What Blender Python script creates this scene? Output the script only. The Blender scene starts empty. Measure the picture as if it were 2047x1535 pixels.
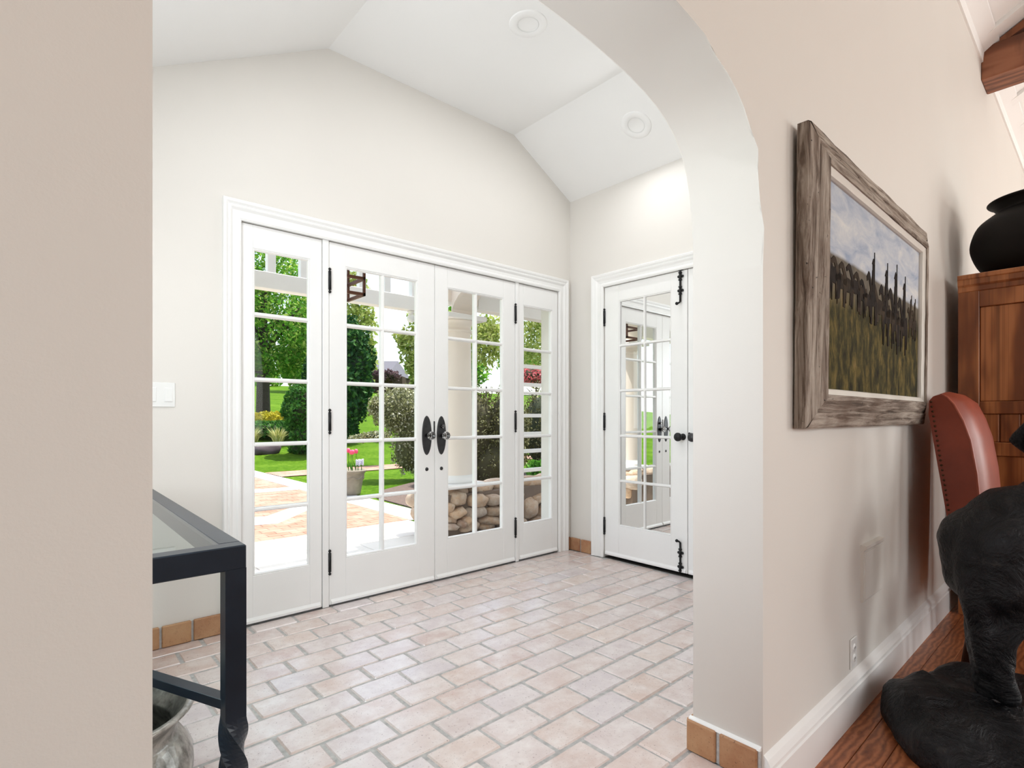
import bpy, bmesh, math, random
import numpy as np
from mathutils import Vector, Matrix, noise

R = math.radians
scene = bpy.context.scene
COL = scene.collection
rnd = random.Random(7)

# ------------------------------------------------------------------ camera
F_PX, W_PX = 1077.6, 2047.0
CX, HY, HC = 1023.5, 832.5, 1.06
TH = math.atan((2235 - CX) / F_PX)
CT, ST = math.cos(TH), math.sin(TH)
cam = bpy.data.cameras.new('camera')
cam_o = bpy.data.objects.new('camera', cam)
COL.objects.link(cam_o)
cam.sensor_width = 36.0
cam.lens = F_PX / W_PX * 36.0
cam.shift_y = (HY - 767.5) / W_PX
cam.clip_start = 0.02
cam_o.location = (0, 0, HC)
cam_o.rotation_euler = (R(90), 0, -math.atan2(CT, ST))
scene.camera = cam_o

# ------------------------------------------------------------------ view
vs = scene.view_settings
vs.view_transform = 'Standard'
vs.look = 'None'
vs.gamma = 1.0
vs.use_curve_mapping = False
vs.exposure = 0.0
scene.cycles.max_bounces = 6
scene.cycles.diffuse_bounces = 4
scene.cycles.glossy_bounces = 3
scene.cycles.transmission_bounces = 4
scene.cycles.transparent_max_bounces = 10
scene.cycles.caustics_reflective = False
scene.cycles.caustics_refractive = False

# ------------------------------------------------------------------ sky
world = bpy.data.worlds.new('sky')
scene.world = world
world.use_nodes = True
wn, wl = world.node_tree.nodes, world.node_tree.links
wn.clear()
w_out = wn.new('ShaderNodeOutputWorld')
w_bg = wn.new('ShaderNodeBackground')
w_sky = wn.new('ShaderNodeTexSky')
w_sky.sky_type = 'NISHITA'
w_sky.sun_disc = False
w_sky.sun_elevation = R(70)
w_sky.sun_rotation = R(88)
w_sky.air_density = 1.0
w_sky.dust_density = 2.0
w_bg.inputs['Strength'].default_value = 0.55
w_mix = wn.new('ShaderNodeMix'); w_mix.data_type = 'RGBA'   # thin bright haze over the blue
w_mix.inputs[0].default_value = 0.5
w_mix.inputs[7].default_value = (3.0, 2.95, 2.9, 1)
wl.new(w_sky.outputs[0], w_mix.inputs[6])
wl.new(w_mix.outputs[2], w_bg.inputs['Color'])
wl.new(w_bg.outputs[0], w_out.inputs['Surface'])

# ------------------------------------------------------------------ sun, window light and added fill
def light(name, kind, loc, energy, color=(1, 1, 1), aim=None, **kw):
    l = bpy.data.lights.new(name, kind)
    l.energy = energy
    l.color = color
    for k, v in kw.items():
        setattr(l, k, v)
    o = bpy.data.objects.new(name, l)
    COL.objects.link(o)
    o.location = loc
    if aim is not None:
        o.rotation_euler = Vector(aim).to_track_quat('-Z', 'Y').to_euler()
    return o

light('sun', 'SUN', (10, 5, 15), 8.0, (1.0, 0.96, 0.90), aim=(-0.30, 0.005, -0.95), angle=R(0.6))
# window daylight from behind; outer two lamps added to brighten jamb and jar wall
for i, (wx, pw) in enumerate(((-2.1, 34.0), (0.6, 24.0), (3.6, 56.0), (6.6, 96.0), (8.6, 84.0))):
    light('living_daylight_and_fill', 'AREA', (wx, -4.42, 1.75), pw * 0.97, (0.985, 0.985, 0.945), aim=(0, 1, -0.02),
          shape='RECTANGLE', size=1.3, size_y=2.0)
# added fill lamp in an unseen left wall opening, brightens jamb and closet
light('foyer_side_fill', 'AREA', (-0.27, 1.52, 1.46), 29.0, (0.87, 0.945, 1.0), aim=(1, 0, 0),
      shape='RECTANGLE', size=0.95, size_y=1.15)

# ------------------------------------------------------------------ helpers
def tag(o, label=None, cat=None, group=None, kind=None):
    if label: o['label'] = label
    if cat: o['category'] = cat
    if group: o['group'] = group
    if kind: o['kind'] = kind
    return o

def empty(name, loc=(0, 0, 0), rz=0.0, parent=None):
    o = bpy.data.objects.new(name, None)
    COL.objects.link(o)
    o.location = loc
    o.rotation_euler = (0, 0, rz)
    o.empty_display_size = 0.05
    if parent: o.parent = parent
    return o

class MB:
    """collects shapes in one bmesh"""
    def __init__(self):
        self.bm = bmesh.new()
    def box(self, x0, x1, y0, y1, z0, z1, bev=0.0, seg=1, smooth=False):
        b = bmesh.new()
        bmesh.ops.create_cube(b, size=1.0)
        for v in b.verts:
            v.co = ((x0 + x1) / 2 + v.co.x * (x1 - x0), (y0 + y1) / 2 + v.co.y * (y1 - y0), (z0 + z1) / 2 + v.co.z * (z1 - z0))
        if bev > 0:
            bmesh.ops.bevel(b, geom=b.edges[:], offset=bev, segments=seg, affect='EDGES', profile=0.5)
        if smooth:
            for f in b.faces: f.smooth = True
        self.add(b)
        return self
    def add(self, b, mat=None):
        if mat is not None: b.transform(mat)
        me = bpy.data.meshes.new('tmp')
        b.to_mesh(me); b.free()
        self.bm.from_mesh(me)
        bpy.data.meshes.remove(me)
        return self
    def poly(self, pts, smooth=False):
        vs_ = [self.bm.verts.new(p) for p in pts]
        f = self.bm.faces.new(vs_)
        f.smooth = smooth
        return self
    def grid(self, rows, smooth=True, close_u=False, close_v=False):
        V = [[self.bm.verts.new(p) for p in r] for r in rows]
        n, m = len(V), len(V[0])
        for i in range(n if close_v else n - 1):
            for j in range(m if close_u else m - 1):
                q = [V[i][j], V[i][(j + 1) % m], V[(i + 1) % n][(j + 1) % m], V[(i + 1) % n][j]]
                try:
                    f = self.bm.faces.new(q); f.smooth = smooth
                except ValueError:
                    pass
        return V
    def lathe(self, prof, n=32, c=(0, 0, 0), smooth=True, axis='Z'):
        rows = []
        for r, z in prof:
            r = max(r, 1e-4)
            ring = []
            for k in range(n):
                a = 2 * math.pi * k / n
                p = Vector((r * math.cos(a), r * math.sin(a), z))
                if axis == 'Y': p = Vector((p.x, p.z, -p.y))
                elif axis == 'X': p = Vector((p.z, p.y, -p.x))
                ring.append(p + Vector(c))
            rows.append(ring)
        self.grid(rows, smooth, close_u=True)
        return self
    def tube(self, pts, r, n=8, smooth=True, cap=True):
        rows = []
        pts = [Vector(p) for p in pts]
        for i, p in enumerate(pts):
            t = (pts[min(i + 1, len(pts) - 1)] - pts[max(i - 1, 0)]).normalized()
            a = t.orthogonal().normalized() if i == 0 else (pa - t * pa.dot(t)).normalized()
            pa = a
            b = t.cross(a)
            rr = r[i] if isinstance(r, (list, tuple)) else r
            rows.append([p + (a * math.cos(2 * math.pi * k / n) + b * math.sin(2 * math.pi * k / n)) * rr for k in range(n)])
        V = self.grid(rows, smooth, close_u=True)
        if cap:
            self.bm.faces.new(V[0][::-1]); self.bm.faces.new(V[-1])
        return self
    def sphere(self, c, r, sub=2, scale=(1, 1, 1)):
        b = bmesh.new()
        bmesh.ops.create_icosphere(b, subdivisions=sub, radius=r)
        for v in b.verts:
            v.co = Vector((v.co.x * scale[0] + c[0], v.co.y * scale[1] + c[1], v.co.z * scale[2] + c[2]))
        for f in b.faces: f.smooth = True
        return self.add(b)
    def prism(self, pts, axis, a0, a1, bev=0.0, smooth=False, seg=2):
        """pts 2D outline extruded along axis"""
        def P(u, v, a):
            return {'X': (a, u, v), 'Y': (u, a, v), 'Z': (u, v, a)}[axis]
        b = bmesh.new()
        A = [b.verts.new(P(u, v, a0)) for u, v in pts]
        B = [b.verts.new(P(u, v, a1)) for u, v in pts]
        n = len(pts)
        b.faces.new(A[::-1]); b.faces.new(B)
        for i in range(n):
            b.faces.new((A[i], A[(i + 1) % n], B[(i + 1) % n], B[i]))
        bmesh.ops.recalc_face_normals(b, faces=b.faces[:])
        if bev > 0:
            ed = [e for e in b.edges if len(e.link_faces) == 2 and e.calc_face_angle(0) > 0.6]
            bmesh.ops.bevel(b, geom=ed, offset=bev, segments=seg, affect='EDGES', profile=0.5)
        if smooth:
            for f in b.faces: f.smooth = True
        return self.add(b)
    def mesh(self, name, m=None, recalc=True):
        if recalc:
            bmesh.ops.recalc_face_normals(self.bm, faces=self.bm.faces[:])
        me = bpy.data.meshes.new(name)
        self.bm.to_mesh(me); self.bm.free()
        if m is not None:
            for mm in (m if isinstance(m, (list, tuple)) else [m]): me.materials.append(mm)
        return me
    def build(self, name, m, parent=None, loc=None, rot=None, recalc=True):
        return link(name, self.mesh(name, m, recalc), parent, loc, rot)

def fine(pr, n=4):
    """Catmull-Rom refinement of a lathe profile"""
    out = []
    for i in range(len(pr) - 1):
        p0, p1, p2, p3 = pr[max(i - 1, 0)], pr[i], pr[i + 1], pr[min(i + 2, len(pr) - 1)]
        for k in range(n):
            t_ = k / n
            out.append(tuple(0.5 * (2 * p1[j] + (p2[j] - p0[j]) * t_ + (2 * p0[j] - 5 * p1[j] + 4 * p2[j] - p3[j]) * t_ ** 2 + (3 * p1[j] - p0[j] - 3 * p2[j] + p3[j]) * t_ ** 3) for j in range(2)))
    out.append(pr[-1])
    return out

def link(name, me, parent=None, loc=None, rot=None):
    o = bpy.data.objects.new(name, me)
    COL.objects.link(o)
    if parent: o.parent = parent
    if loc is not None: o.location = loc
    if rot is not None: o.rotation_euler = rot
    return o

def struct(o, label=None):
    o['kind'] = 'structure'
    if label: o['label'] = label
    return o

# a photograph pixel gives a direction; the distance comes from a known plane
def ray(px, py):
    X = (px - CX) / F_PX; h = -(py - HY) / F_PX
    return Vector((X * ST + CT, -X * CT + ST, h))
def on_y(px, py, y):
    r = ray(px, py); return Vector((0, 0, HC)) + r * (y / r.y)
def on_x(px, py, x):
    r = ray(px, py); return Vector((0, 0, HC)) + r * (x / r.x)

# ------------------------------------------------------------------ materials
def srgb(r, g, b):
    return tuple(((c / 255) / 12.92 if c / 255 <= 0.04045 else ((c / 255 + 0.055) / 1.055) ** 2.4) for c in (r, g, b))

class NT:
    def __init__(self, name):
        self.m = bpy.data.materials.new(name)
        self.m.use_nodes = True
        self.n, self.l = self.m.node_tree.nodes, self.m.node_tree.links
        self.p = self.n.get('Principled BSDF')
        self.out = self.n.get('Material Output')
    def node(self, t, **kw):
        nd = self.n.new(t)
        for k, v in kw.items(): setattr(nd, k, v)
        return nd
    def link(self, a, b): self.l.new(a, b)
    def coord(self, which='Object', scale=(1, 1, 1), rot=(0, 0, 0)):
        tc = self.node('ShaderNodeTexCoord'); mp = self.node('ShaderNodeMapping')
        mp.inputs['Scale'].default_value = scale; mp.inputs['Rotation'].default_value = rot
        self.link(tc.outputs[which], mp.inputs[0]); return mp.outputs[0]
    def noise(self, vec, scale, detail=4, rough=0.55, dist=0.0):
        nd = self.node('ShaderNodeTexNoise')
        nd.inputs['Scale'].default_value = scale; nd.inputs['Detail'].default_value = detail
        nd.inputs['Roughness'].default_value = rough; nd.inputs['Distortion'].default_value = dist
        self.link(vec, nd.inputs['Vector']); return nd.outputs['Fac']
    def ramp(self, fac, stops, interp='LINEAR'):
        nd = self.node('ShaderNodeValToRGB'); cr = nd.color_ramp; cr.interpolation = interp
        while len(cr.elements) < len(stops): cr.elements.new(0.5)
        for e, (p, c) in zip(cr.elements, stops):
            e.position = p; e.color = (*c, 1) if len(c) == 3 else c
        self.link(fac, nd.inputs[0]); return nd.outputs[0]
    def mix(self, a, b, fac, blend='MIX'):
        nd = self.node('ShaderNodeMix', data_type='RGBA', blend_type=blend)
        for s, v in ((6, a), (7, b), (0, fac)):
            if hasattr(v, 'links') or hasattr(v, 'is_linked'): self.link(v, nd.inputs[s])
            elif s == 0: nd.inputs[0].default_value = v
            else: nd.inputs[s].default_value = (*v, 1)
        return nd.outputs[2]
    def math(self, op, a, b=0.0):
        nd = self.node('ShaderNodeMath', operation=op)
        for s, v in ((0, a), (1, b)):
            if hasattr(v, 'is_linked'): self.link(v, nd.inputs[s])
            else: nd.inputs[s].default_value = v
        return nd.outputs[0]
    def bump(self, h, strength=0.3, dist=0.01):
        nd = self.node('ShaderNodeBump'); nd.inputs['Strength'].default_value = strength; nd.inputs['Distance'].default_value = dist
        self.link(h, nd.inputs['Height']); self.link(nd.outputs[0], self.p.inputs['Normal'])
    def set(self, color=None, rough=None, metal=None, spec=None, coat=None, coat_rough=None):
        i = self.p.inputs
        if color is not None:
            if hasattr(color, 'is_linked'): self.link(color, i['Base Color'])
            else: i['Base Color'].default_value = (*color, 1)
        for v, k in ((rough, 'Roughness'), (metal, 'Metallic'), (spec, 'Specular IOR Level'), (coat, 'Coat Weight'), (coat_rough, 'Coat Roughness')):
            if v is None: continue
            if hasattr(v, 'is_linked'): self.link(v, i[k])
            else: i[k].default_value = v
        return self.m

def plain(name, color, rough=0.5, metal=0.0, var=0.04, scale=6.0, bump=0.0, bscale=80, spec=None, coat=None):
    t = NT(name)
    v = t.coord('Object')
    n = t.noise(v, scale)
    c = t.ramp(n, [(0.3, tuple(max(0, x * (1 - var)) for x in color)), (0.7, tuple(min(1, x * (1 + var)) for x in color))])
    if bump: t.bump(t.noise(v, bscale, 3), bump, 0.004)
    return t.set(c, rough, metal, spec, coat)

M = {}
M['paint'] = plain('cream_wall_paint', (0.745, 0.713, 0.667), 0.6, var=0.012, scale=1.5, bump=0.05, bscale=220)
M['ceiling'] = plain('white_ceiling_paint', (0.91, 0.905, 0.89), 0.7, var=0.01, scale=1.5, bump=0.03, bscale=200)
M['trim'] = plain('white_trim_paint', (0.89, 0.885, 0.87), 0.32, var=0.012, scale=5)
M['plastic'] = plain('white_plastic', (0.80, 0.80, 0.78), 0.3, var=0.01)
M['iron'] = plain('black_wrought_iron', (0.018, 0.018, 0.019), 0.42, 0.6, var=0.3, scale=60, bump=0.25, bscale=160)
M['bronze_plate'] = plain('dark_burnished_plate', (0.055, 0.055, 0.058), 0.4, 0.75, var=0.25, scale=25)
M['navy'] = plain('blue_black_table_paint', (0.009, 0.015, 0.024), 0.3, 0.0, var=0.25, scale=8, spec=0.32)
M['mortar'] = plain('grey_mortar', (0.46, 0.445, 0.43), 0.9, var=0.2, scale=40, bump=0.6, bscale=150)
M['dark'] = plain('dark_gap', (0.02, 0.017, 0.014), 0.8)
M['brass'] = plain('antique_brass_nail', (0.10, 0.06, 0.03), 0.35, 0.9)
M['exterior'] = plain('white_exterior_paint', (0.88, 0.86, 0.835), 0.5, var=0.02, scale=4)
M['column'] = plain('cream_column_paint', (0.88, 0.78, 0.69), 0.55, var=0.02, scale=3)

def mat_glass():
    t = NT('window_glass')
    t.n.remove(t.p)
    tr = t.node('ShaderNodeBsdfTransparent'); tr.inputs[0].default_value = (0.97, 0.985, 0.98, 1)
    gl = t.node('ShaderNodeBsdfGlossy'); gl.inputs['Roughness'].default_value = 0.0
    fr = t.node('ShaderNodeFresnel'); fr.inputs[0].default_value = 1.22
    ge = t.node('ShaderNodeNewGeometry')
    mx = t.node('ShaderNodeMixShader')
    t.link(t.math('MULTIPLY', fr.outputs[0], t.math('SUBTRACT', 1.0, ge.outputs['Backfacing'])), mx.inputs[0]); t.link(tr.outputs[0], mx.inputs[1]); t.link(gl.outputs[0], mx.inputs[2])
    t.link(mx.outputs[0], t.out.inputs['Surface'])
    return t.m
M['glass'] = mat_glass()
t = NT('mirror_glass'); t.set((0.86, 0.87, 0.86), 0.0, 1.0); M['mirror'] = t.m
t = NT('clear_knob_glass'); t.set((1, 1, 1), 0.02); t.p.inputs['Transmission Weight'].default_value = 1.0; t.p.inputs['IOR'].default_value = 1.5; M['crystal'] = t.m
def mat_tabletop():
    t = NT('table_glass'); t.n.remove(t.p)
    tr = t.node('ShaderNodeBsdfTransparent'); tr.inputs[0].default_value = (0.80, 0.86, 0.85, 1)
    gl = t.node('ShaderNodeBsdfGlossy'); gl.inputs['Roughness'].default_value = 0.02
    fr = t.node('ShaderNodeFresnel'); fr.inputs[0].default_value = 1.55
    ge = t.node('ShaderNodeNewGeometry')
    mx = t.node('ShaderNodeMixShader')
    t.link(t.math('MULTIPLY', fr.outputs[0], t.math('SUBTRACT', 1.0, ge.outputs['Backfacing'])), mx.inputs[0]); t.link(tr.outputs[0], mx.inputs[1]); t.link(gl.outputs[0], mx.inputs[2])
    t.link(mx.outputs[0], t.out.inputs['Surface']); return t.m
M['table_glass'] = mat_tabletop()

def mat_brick(name, tones, chalk, rough, dark=0.35):
    t = NT(name)
    oi = t.node('ShaderNodeObjectInfo')
    base = t.ramp(oi.outputs['Random'], [(i / (len(tones) - 1), c) for i, c in enumerate(tones)])
    v = t.coord('Object')
    add = t.node('ShaderNodeVectorMath', operation='ADD')
    sc = t.node('ShaderNodeVectorMath', operation='SCALE'); sc.inputs['Scale'].default_value = 37.0
    comb = t.node('ShaderNodeCombineXYZ')
    for k in range(3): t.link(oi.outputs['Random'], comb.inputs[k])
    t.link(comb.outputs[0], sc.inputs[0]); t.link(v, add.inputs[0]); t.link(sc.outputs[0], add.inputs[1])
    vec = add.outputs[0]
    n1 = t.noise(vec, 11, 5, 0.6)
    c = t.mix(base, chalk, t.ramp(n1, [(0.38, (0, 0, 0)), (0.72, (0.75, 0.75, 0.75))]))
    n2 = t.noise(vec, 140, 3, 0.7)
    pits = t.ramp(n2, [(0.30, (0.8, 0.8, 0.8)), (0.37, (0, 0, 0))])
    c = t.mix(c, tuple(x * dark for x in tones[0]), pits)
    n3 = t.noise(vec, 30, 4, 0.6)
    c = t.mix(c, tuple(x * 0.75 for x in tones[0]), t.ramp(n3, [(0.55, (0, 0, 0)), (0.8, (0.35, 0.35, 0.35))]))
    t.bump(t.mix(n2, n3, 0.6), 0.35, 0.004)
    t.set(c, rough)
    return t.m
M['paver'] = mat_brick('terracotta_paver', [srgb(206, 180, 170), srgb(214, 200, 198), srgb(212, 188, 177), srgb(212, 200, 202), srgb(220, 200, 190), srgb(207, 184, 176), srgb(216, 196, 189)], srgb(234, 226, 222), 0.25)
M['paver'].node_tree.nodes['Principled BSDF'].inputs['IOR'].default_value = 2.15
M['skirt'] = mat_brick('terracotta_skirting', [srgb(146, 92, 64), srgb(182, 138, 98), srgb(164, 108, 78)], srgb(190, 152, 114), 0.6, 0.25)

def mat_wood(name, c1, c2, c3, scale=(1, 1, 1), ring=6.0, rough=0.35, grain=60.0, rot=(0, 0, 0), rnd_obj=True, coat=0.0):
    t = NT(name)
    v = t.coord('Object', scale, rot)
    oi = t.node('ShaderNodeObjectInfo')
    add = t.node('ShaderNodeVectorMath', operation='ADD')
    comb = t.node('ShaderNodeCombineXYZ')
    for k in range(3): t.link(t.math('MULTIPLY', oi.outputs['Random'], 9.0 + k), comb.inputs[k])
    t.link(v, add.inputs[0]); t.link(comb.outputs[0], add.inputs[1]); vec = add.outputs[0]
    w = t.node('ShaderNodeTexWave', wave_type='BANDS', bands_direction='X')
    w.inputs['Scale'].default_value = ring; w.inputs['Distortion'].default_value = 9.0; w.inputs['Detail'].default_value = 3; w.inputs['Detail Scale'].default_value = 1.2
    t.link(vec, w.inputs['Vector'])
    c = t.ramp(w.outputs['Fac'], [(0.0, c1), (0.55, c2), (1.0, c3)])
    mp = t.node('ShaderNodeMapping'); mp.inputs['Scale'].default_value = (grain, grain, 2.0); t.link(vec, mp.inputs[0])
    g = t.noise(mp.outputs[0], 1.0, 3, 0.6)
    c = t.mix(c, tuple(x * 0.45 for x in c1), t.ramp(g, [(0.5, (0, 0, 0)), (0.75, (0.7, 0.7, 0.7))]))
    t.bump(g, 0.15, 0.002)
    t.set(c, rough, coat=coat)
    return t.m
M['oak'] = mat_wood('golden_oak', srgb(114, 62, 30), srgb(152, 92, 50), srgb(176, 112, 66), (1, 1, 0.18), 5.0, 0.38, 70)
M['beam'] = mat_wood('brown_stained_beam', srgb(108, 62, 40), srgb(140, 86, 58), srgb(156, 100, 70), (1, 0.2, 1), 4.0, 0.5, 40)
M['floorwood'] = mat_wood('red_oak_floor', srgb(136, 76, 44), srgb(164, 98, 60), srgb(180, 112, 72), (0.35, 1, 1), 14.0, 0.34, 60, rot=(0, 0, R(90)))

def mat_weathered(name, axis):
    t = NT(name)
    sc = {'X': (3, 45, 45), 'Z': (45, 45, 3)}[axis]
    v = t.coord('Object')
    mp = t.node('ShaderNodeMapping'); mp.inputs['Scale'].default_value = sc; t.link(v, mp.inputs[0])
    g = t.noise(mp.outputs[0], 1.0, 6, 0.7, 0.6)
    b = t.noise(v, 5.0, 4, 0.6)
    c = t.ramp(g, [(0.30, srgb(48, 39, 34)), (0.43, srgb(112, 97, 85)), (0.54, srgb(162, 150, 138)), (0.72, srgb(200, 190, 178))])
    c = t.mix(c, srgb(98, 74, 58), t.ramp(b, [(0.48, (0, 0, 0)), (0.72, (0.5, 0.5, 0.5))]))
    n2 = t.noise(v, 60, 2, 0.5)
    c = t.mix(c, (0.02, 0.016, 0.013), t.ramp(n2, [(0.24, (1, 1, 1)), (0.29, (0, 0, 0))]))
    t.bump(g, 0.9, 0.006)
    t.set(c, 0.85); return t.m
M['barn_x'] = mat_weathered('weathered_barnwood_rail', 'X')
M['barn_z'] = mat_weathered('weathered_barnwood_stile', 'Z')

def mat_leather():
    t = NT('red_brown_leather')
    v = t.coord('Object')
    c = t.ramp(t.noise(v, 4, 4), [(0.3, srgb(130, 54, 34)), (0.7, srgb(164, 74, 50))])
    t.bump(t.noise(v, 260, 2), 0.12, 0.002)
    t.set(c, 0.42); return t.m
M['leather'] = mat_leather()
M['chair_wood'] = plain('shade_dark_chair_leg', srgb(46, 28, 20), 0.4, var=0.2)  # legs coloured dark to melt into the shadow by the wall
M['leather_dark'] = plain('dark_leather_welt', srgb(168, 84, 62), 0.4, var=0.08)

def mat_bronze():
    t = NT('black_patina_bronze')
    v = t.coord('Object')
    n = t.noise(v, 9, 6, 0.65, 0.8)
    c = t.ramp(n, [(0.35, (0.006, 0.006, 0.007)), (0.6, (0.014, 0.014, 0.016)), (0.78, (0.06, 0.055, 0.05))])
    t.bump(n, 0.9, 0.05)
    t.set(c, t.ramp(n, [(0.3, (0.36,) * 3), (0.7, (0.55,) * 3)]), 0.0, spec=0.22); return t.m
M['bronze'] = mat_bronze()
M['clay'] = plain('matte_black_clay', (0.0075, 0.0062, 0.0058), 0.62, var=0.2, bump=0.1, spec=0.2)

def mat_silver():
    t = NT('hammered_silver')
    v = t.coord('Object')
    n = t.noise(v, 26, 4, 0.6)
    c = t.ramp(n, [(0.3, (0.10, 0.095, 0.085)), (0.7, (0.52, 0.50, 0.46))])
    vo = t.node('ShaderNodeTexVoronoi'); vo.inputs['Scale'].default_value = 45; t.link(v, vo.inputs['Vector'])
    t.bump(vo.outputs['Distance'], 0.35, 0.004)
    t.set(c, 0.36, 0.9); return t.m
M['silver'] = mat_silver()

def mat_leaf(name, a, b, c3=None, trans=0.35):
    k_ = 0.8
    a, b, c3 = tuple(x * k_ for x in a), tuple(x * k_ for x in b), (None if c3 is None else tuple(x * k_ for x in c3))
    t = NT(name)
    v = t.coord('Object')
    n = t.noise(v, 3.0, 3)
    g = t.node('ShaderNodeNewGeometry')
    stops = [(0.0, a), (1.0, b)] if c3 is None else [(0.0, a), (0.6, b), (1.0, c3)]
    c = t.ramp(t.math('ADD', t.math('MULTIPLY', g.outputs['Random Per Island'], 0.8), t.math('MULTIPLY', n, 0.25)), stops)
    t.set(c, 0.6, spec=0.12)
    td = t.node('ShaderNodeBsdfTranslucent'); t.link(c, td.inputs[0])
    mx = t.node('ShaderNodeMixShader'); mx.inputs[0].default_value = trans
    t.link(t.p.outputs[0], mx.inputs[1]); t.link(td.outputs[0], mx.inputs[2]); t.link(mx.outputs[0], t.out.inputs['Surface'])
    return t.m
M['leaf_tree'] = mat_leaf('fresh_green_leaf', srgb(58, 118, 36), srgb(116, 178, 54), srgb(218, 230, 124), 0.5)
M['leaf_yellow'] = mat_leaf('yellow_green_leaf', srgb(104, 140, 48), srgb(196, 204, 110), srgb(226, 226, 160))
M['leaf_conifer'] = mat_leaf('dark_conifer_leaf', srgb(22, 58, 32), srgb(42, 90, 44), srgb(92, 140, 60), 0.15)
M['leaf_box'] = mat_leaf('boxwood_leaf', srgb(34, 82, 30), srgb(62, 116, 40), srgb(110, 160, 66), 0.2)
M['leaf_hedge'] = mat_leaf('olive_hedge_leaf', srgb(72, 66, 36), srgb(108, 110, 62), srgb(200, 196, 150), 0.2)
M['leaf_white'] = mat_leaf('white_blossom_leaf', srgb(96, 106, 60), srgb(160, 160, 110), srgb(244, 240, 222), 0.2)
M['leaf_gold'] = mat_leaf('golden_leaf', srgb(150, 150, 30), srgb(222, 206, 60), srgb(240, 228, 110), 0.3)
M['leaf_pink'] = mat_leaf('pink_blossom', srgb(200, 70, 84), srgb(236, 120, 126), srgb(244, 170, 170), 0.3)
M['leaf_purple'] = mat_leaf('purple_plum_leaf', srgb(84, 62, 70), srgb(130, 100, 104), None, 0.2)
M['leaf_straw'] = mat_leaf('straw_grass_blade', srgb(150, 160, 70), srgb(216, 208, 140), srgb(240, 236, 190), 0.3)
M['leaf_blade'] = mat_leaf('green_blade', srgb(60, 130, 40), srgb(110, 170, 60), None, 0.3)
M['petal_pink'] = plain('pink_tulip_petal', srgb(236, 84, 120), 0.5, var=0.15)
M['petal_white'] = plain('white_hyacinth_petal', srgb(222, 220, 236), 0.5, var=0.1)
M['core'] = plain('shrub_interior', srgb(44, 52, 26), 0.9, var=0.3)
M['bark'] = plain('grey_brown_bark', srgb(62, 54, 48), 0.9, var=0.3, scale=12, bump=0.8, bscale=40)
M['mulch'] = plain('dark_mulch', srgb(96, 80, 72), 0.95, var=0.35, scale=30, bump=0.8, bscale=60)
def mat_lawn():
    t = NT('lawn_grass'); v = t.coord('Object')
    n = t.noise(v, 14, 5, 0.7); n2 = t.noise(v, 0.7, 3)
    c = t.ramp(t.math('ADD', t.math('MULTIPLY', n, 0.7), t.math('MULTIPLY', n2, 0.3)), [(0.32, srgb(46, 76, 10)), (0.48, srgb(72, 106, 16)), (0.62, srgb(104, 132, 40))])
    t.bump(t.noise(v, 60, 3), 0.8, 0.03); t.set(c, 0.9, spec=0.05); return t.m
M['lawn'] = mat_lawn()
def mat_walk():
    t = NT('pale_brick_walk'); v = t.coord('Object')
    b = t.node('ShaderNodeTexBrick'); b.inputs['Scale'].default_value = 1.0
    b.inputs['Brick Width'].default_value = 0.21; b.inputs['Row Height'].default_value = 0.105; b.inputs['Mortar Size'].default_value = 0.006
    b.inputs['Color1'].default_value = (*srgb(158, 116, 98), 1); b.inputs['Color2'].default_value = (*srgb(174, 134, 116), 1); b.inputs['Mortar'].default_value = (*srgb(116, 88, 78), 1)
    t.link(v, b.inputs['Vector'])
    c = t.mix(b.outputs['Color'], srgb(188, 158, 142), t.ramp(t.noise(v, 5, 4), [(0.4, (0, 0, 0)), (0.75, (0.7, 0.7, 0.7))]))
    t.set(c, 0.9, spec=0.1); return t.m
M['walk'] = mat_walk()
M['slab'] = plain('pale_limestone', srgb(222, 218, 210), 0.8, var=0.04, scale=4)
M['bluestone'] = plain('grey_stone_border', srgb(190, 188, 188), 0.85, var=0.08, scale=6)
def mat_stone():
    t = NT('fieldstone'); oi = t.node('ShaderNodeObjectInfo'); v = t.coord('Object')
    b = t.ramp(oi.outputs['Random'], [(0, srgb(190, 160, 132)), (0.3, srgb(166, 138, 116)), (0.55, srgb(204, 168, 136)), (0.8, srgb(178, 158, 142)), (1, srgb(156, 122, 100))])
    n = t.noise(v, 14, 6, 0.65)
    c = t.mix(b, srgb(206, 194, 178), t.ramp(n, [(0.4, (0, 0, 0)), (0.75, (0.8, 0.8, 0.8))]))
    c = t.mix(c, srgb(84, 70, 62), t.ramp(t.noise(v, 40, 3), [(0.6, (0, 0, 0)), (0.8, (0.7, 0.7, 0.7))]))
    t.bump(n, 0.5, 0.03); t.set(c, 0.85); return t.m
M['stone'] = mat_stone()
M['urn'] = plain('cast_stone_urn', srgb(142, 133, 118), 0.9, var=0.2, scale=10, bump=0.5, bscale=30)
M['shingle'] = plain('grey_roof_shingle', srgb(104, 102, 108), 0.9, var=0.08, spec=0.1)
M['house'] = plain('brown_house_wall', srgb(74, 60, 52), 0.9, spec=0.1)
M['copper'] = plain('brown_copper', srgb(96, 58, 44), 0.45, 0.5, var=0.2)

# ------------------------------------------------------------------ dimensions
YB, XR = 2.92, 3.222            # back wall (with the french doors), right wall (mirrored doors)
YN, YF = 0.68, 0.90             # arch wall: living room face, foyer face
XL = -0.32                      # foyer left wall
ZW = -0.09                      # oak floor of the living room, one low step down
AX0, AX1 = 0.095, 1.573         # archway jambs
DO0, DO1, DOH = 0.779, 3.083, 2.04   # french door opening
WT = 0.19                       # outside wall thickness

# ------------------------------------------------------------------ foyer shell
def wall_mesh(quads, name, mat, label):
    mb = MB()
    for q in quads: mb.box(*q)
    return struct(mb.build(name, mat), label)

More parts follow.
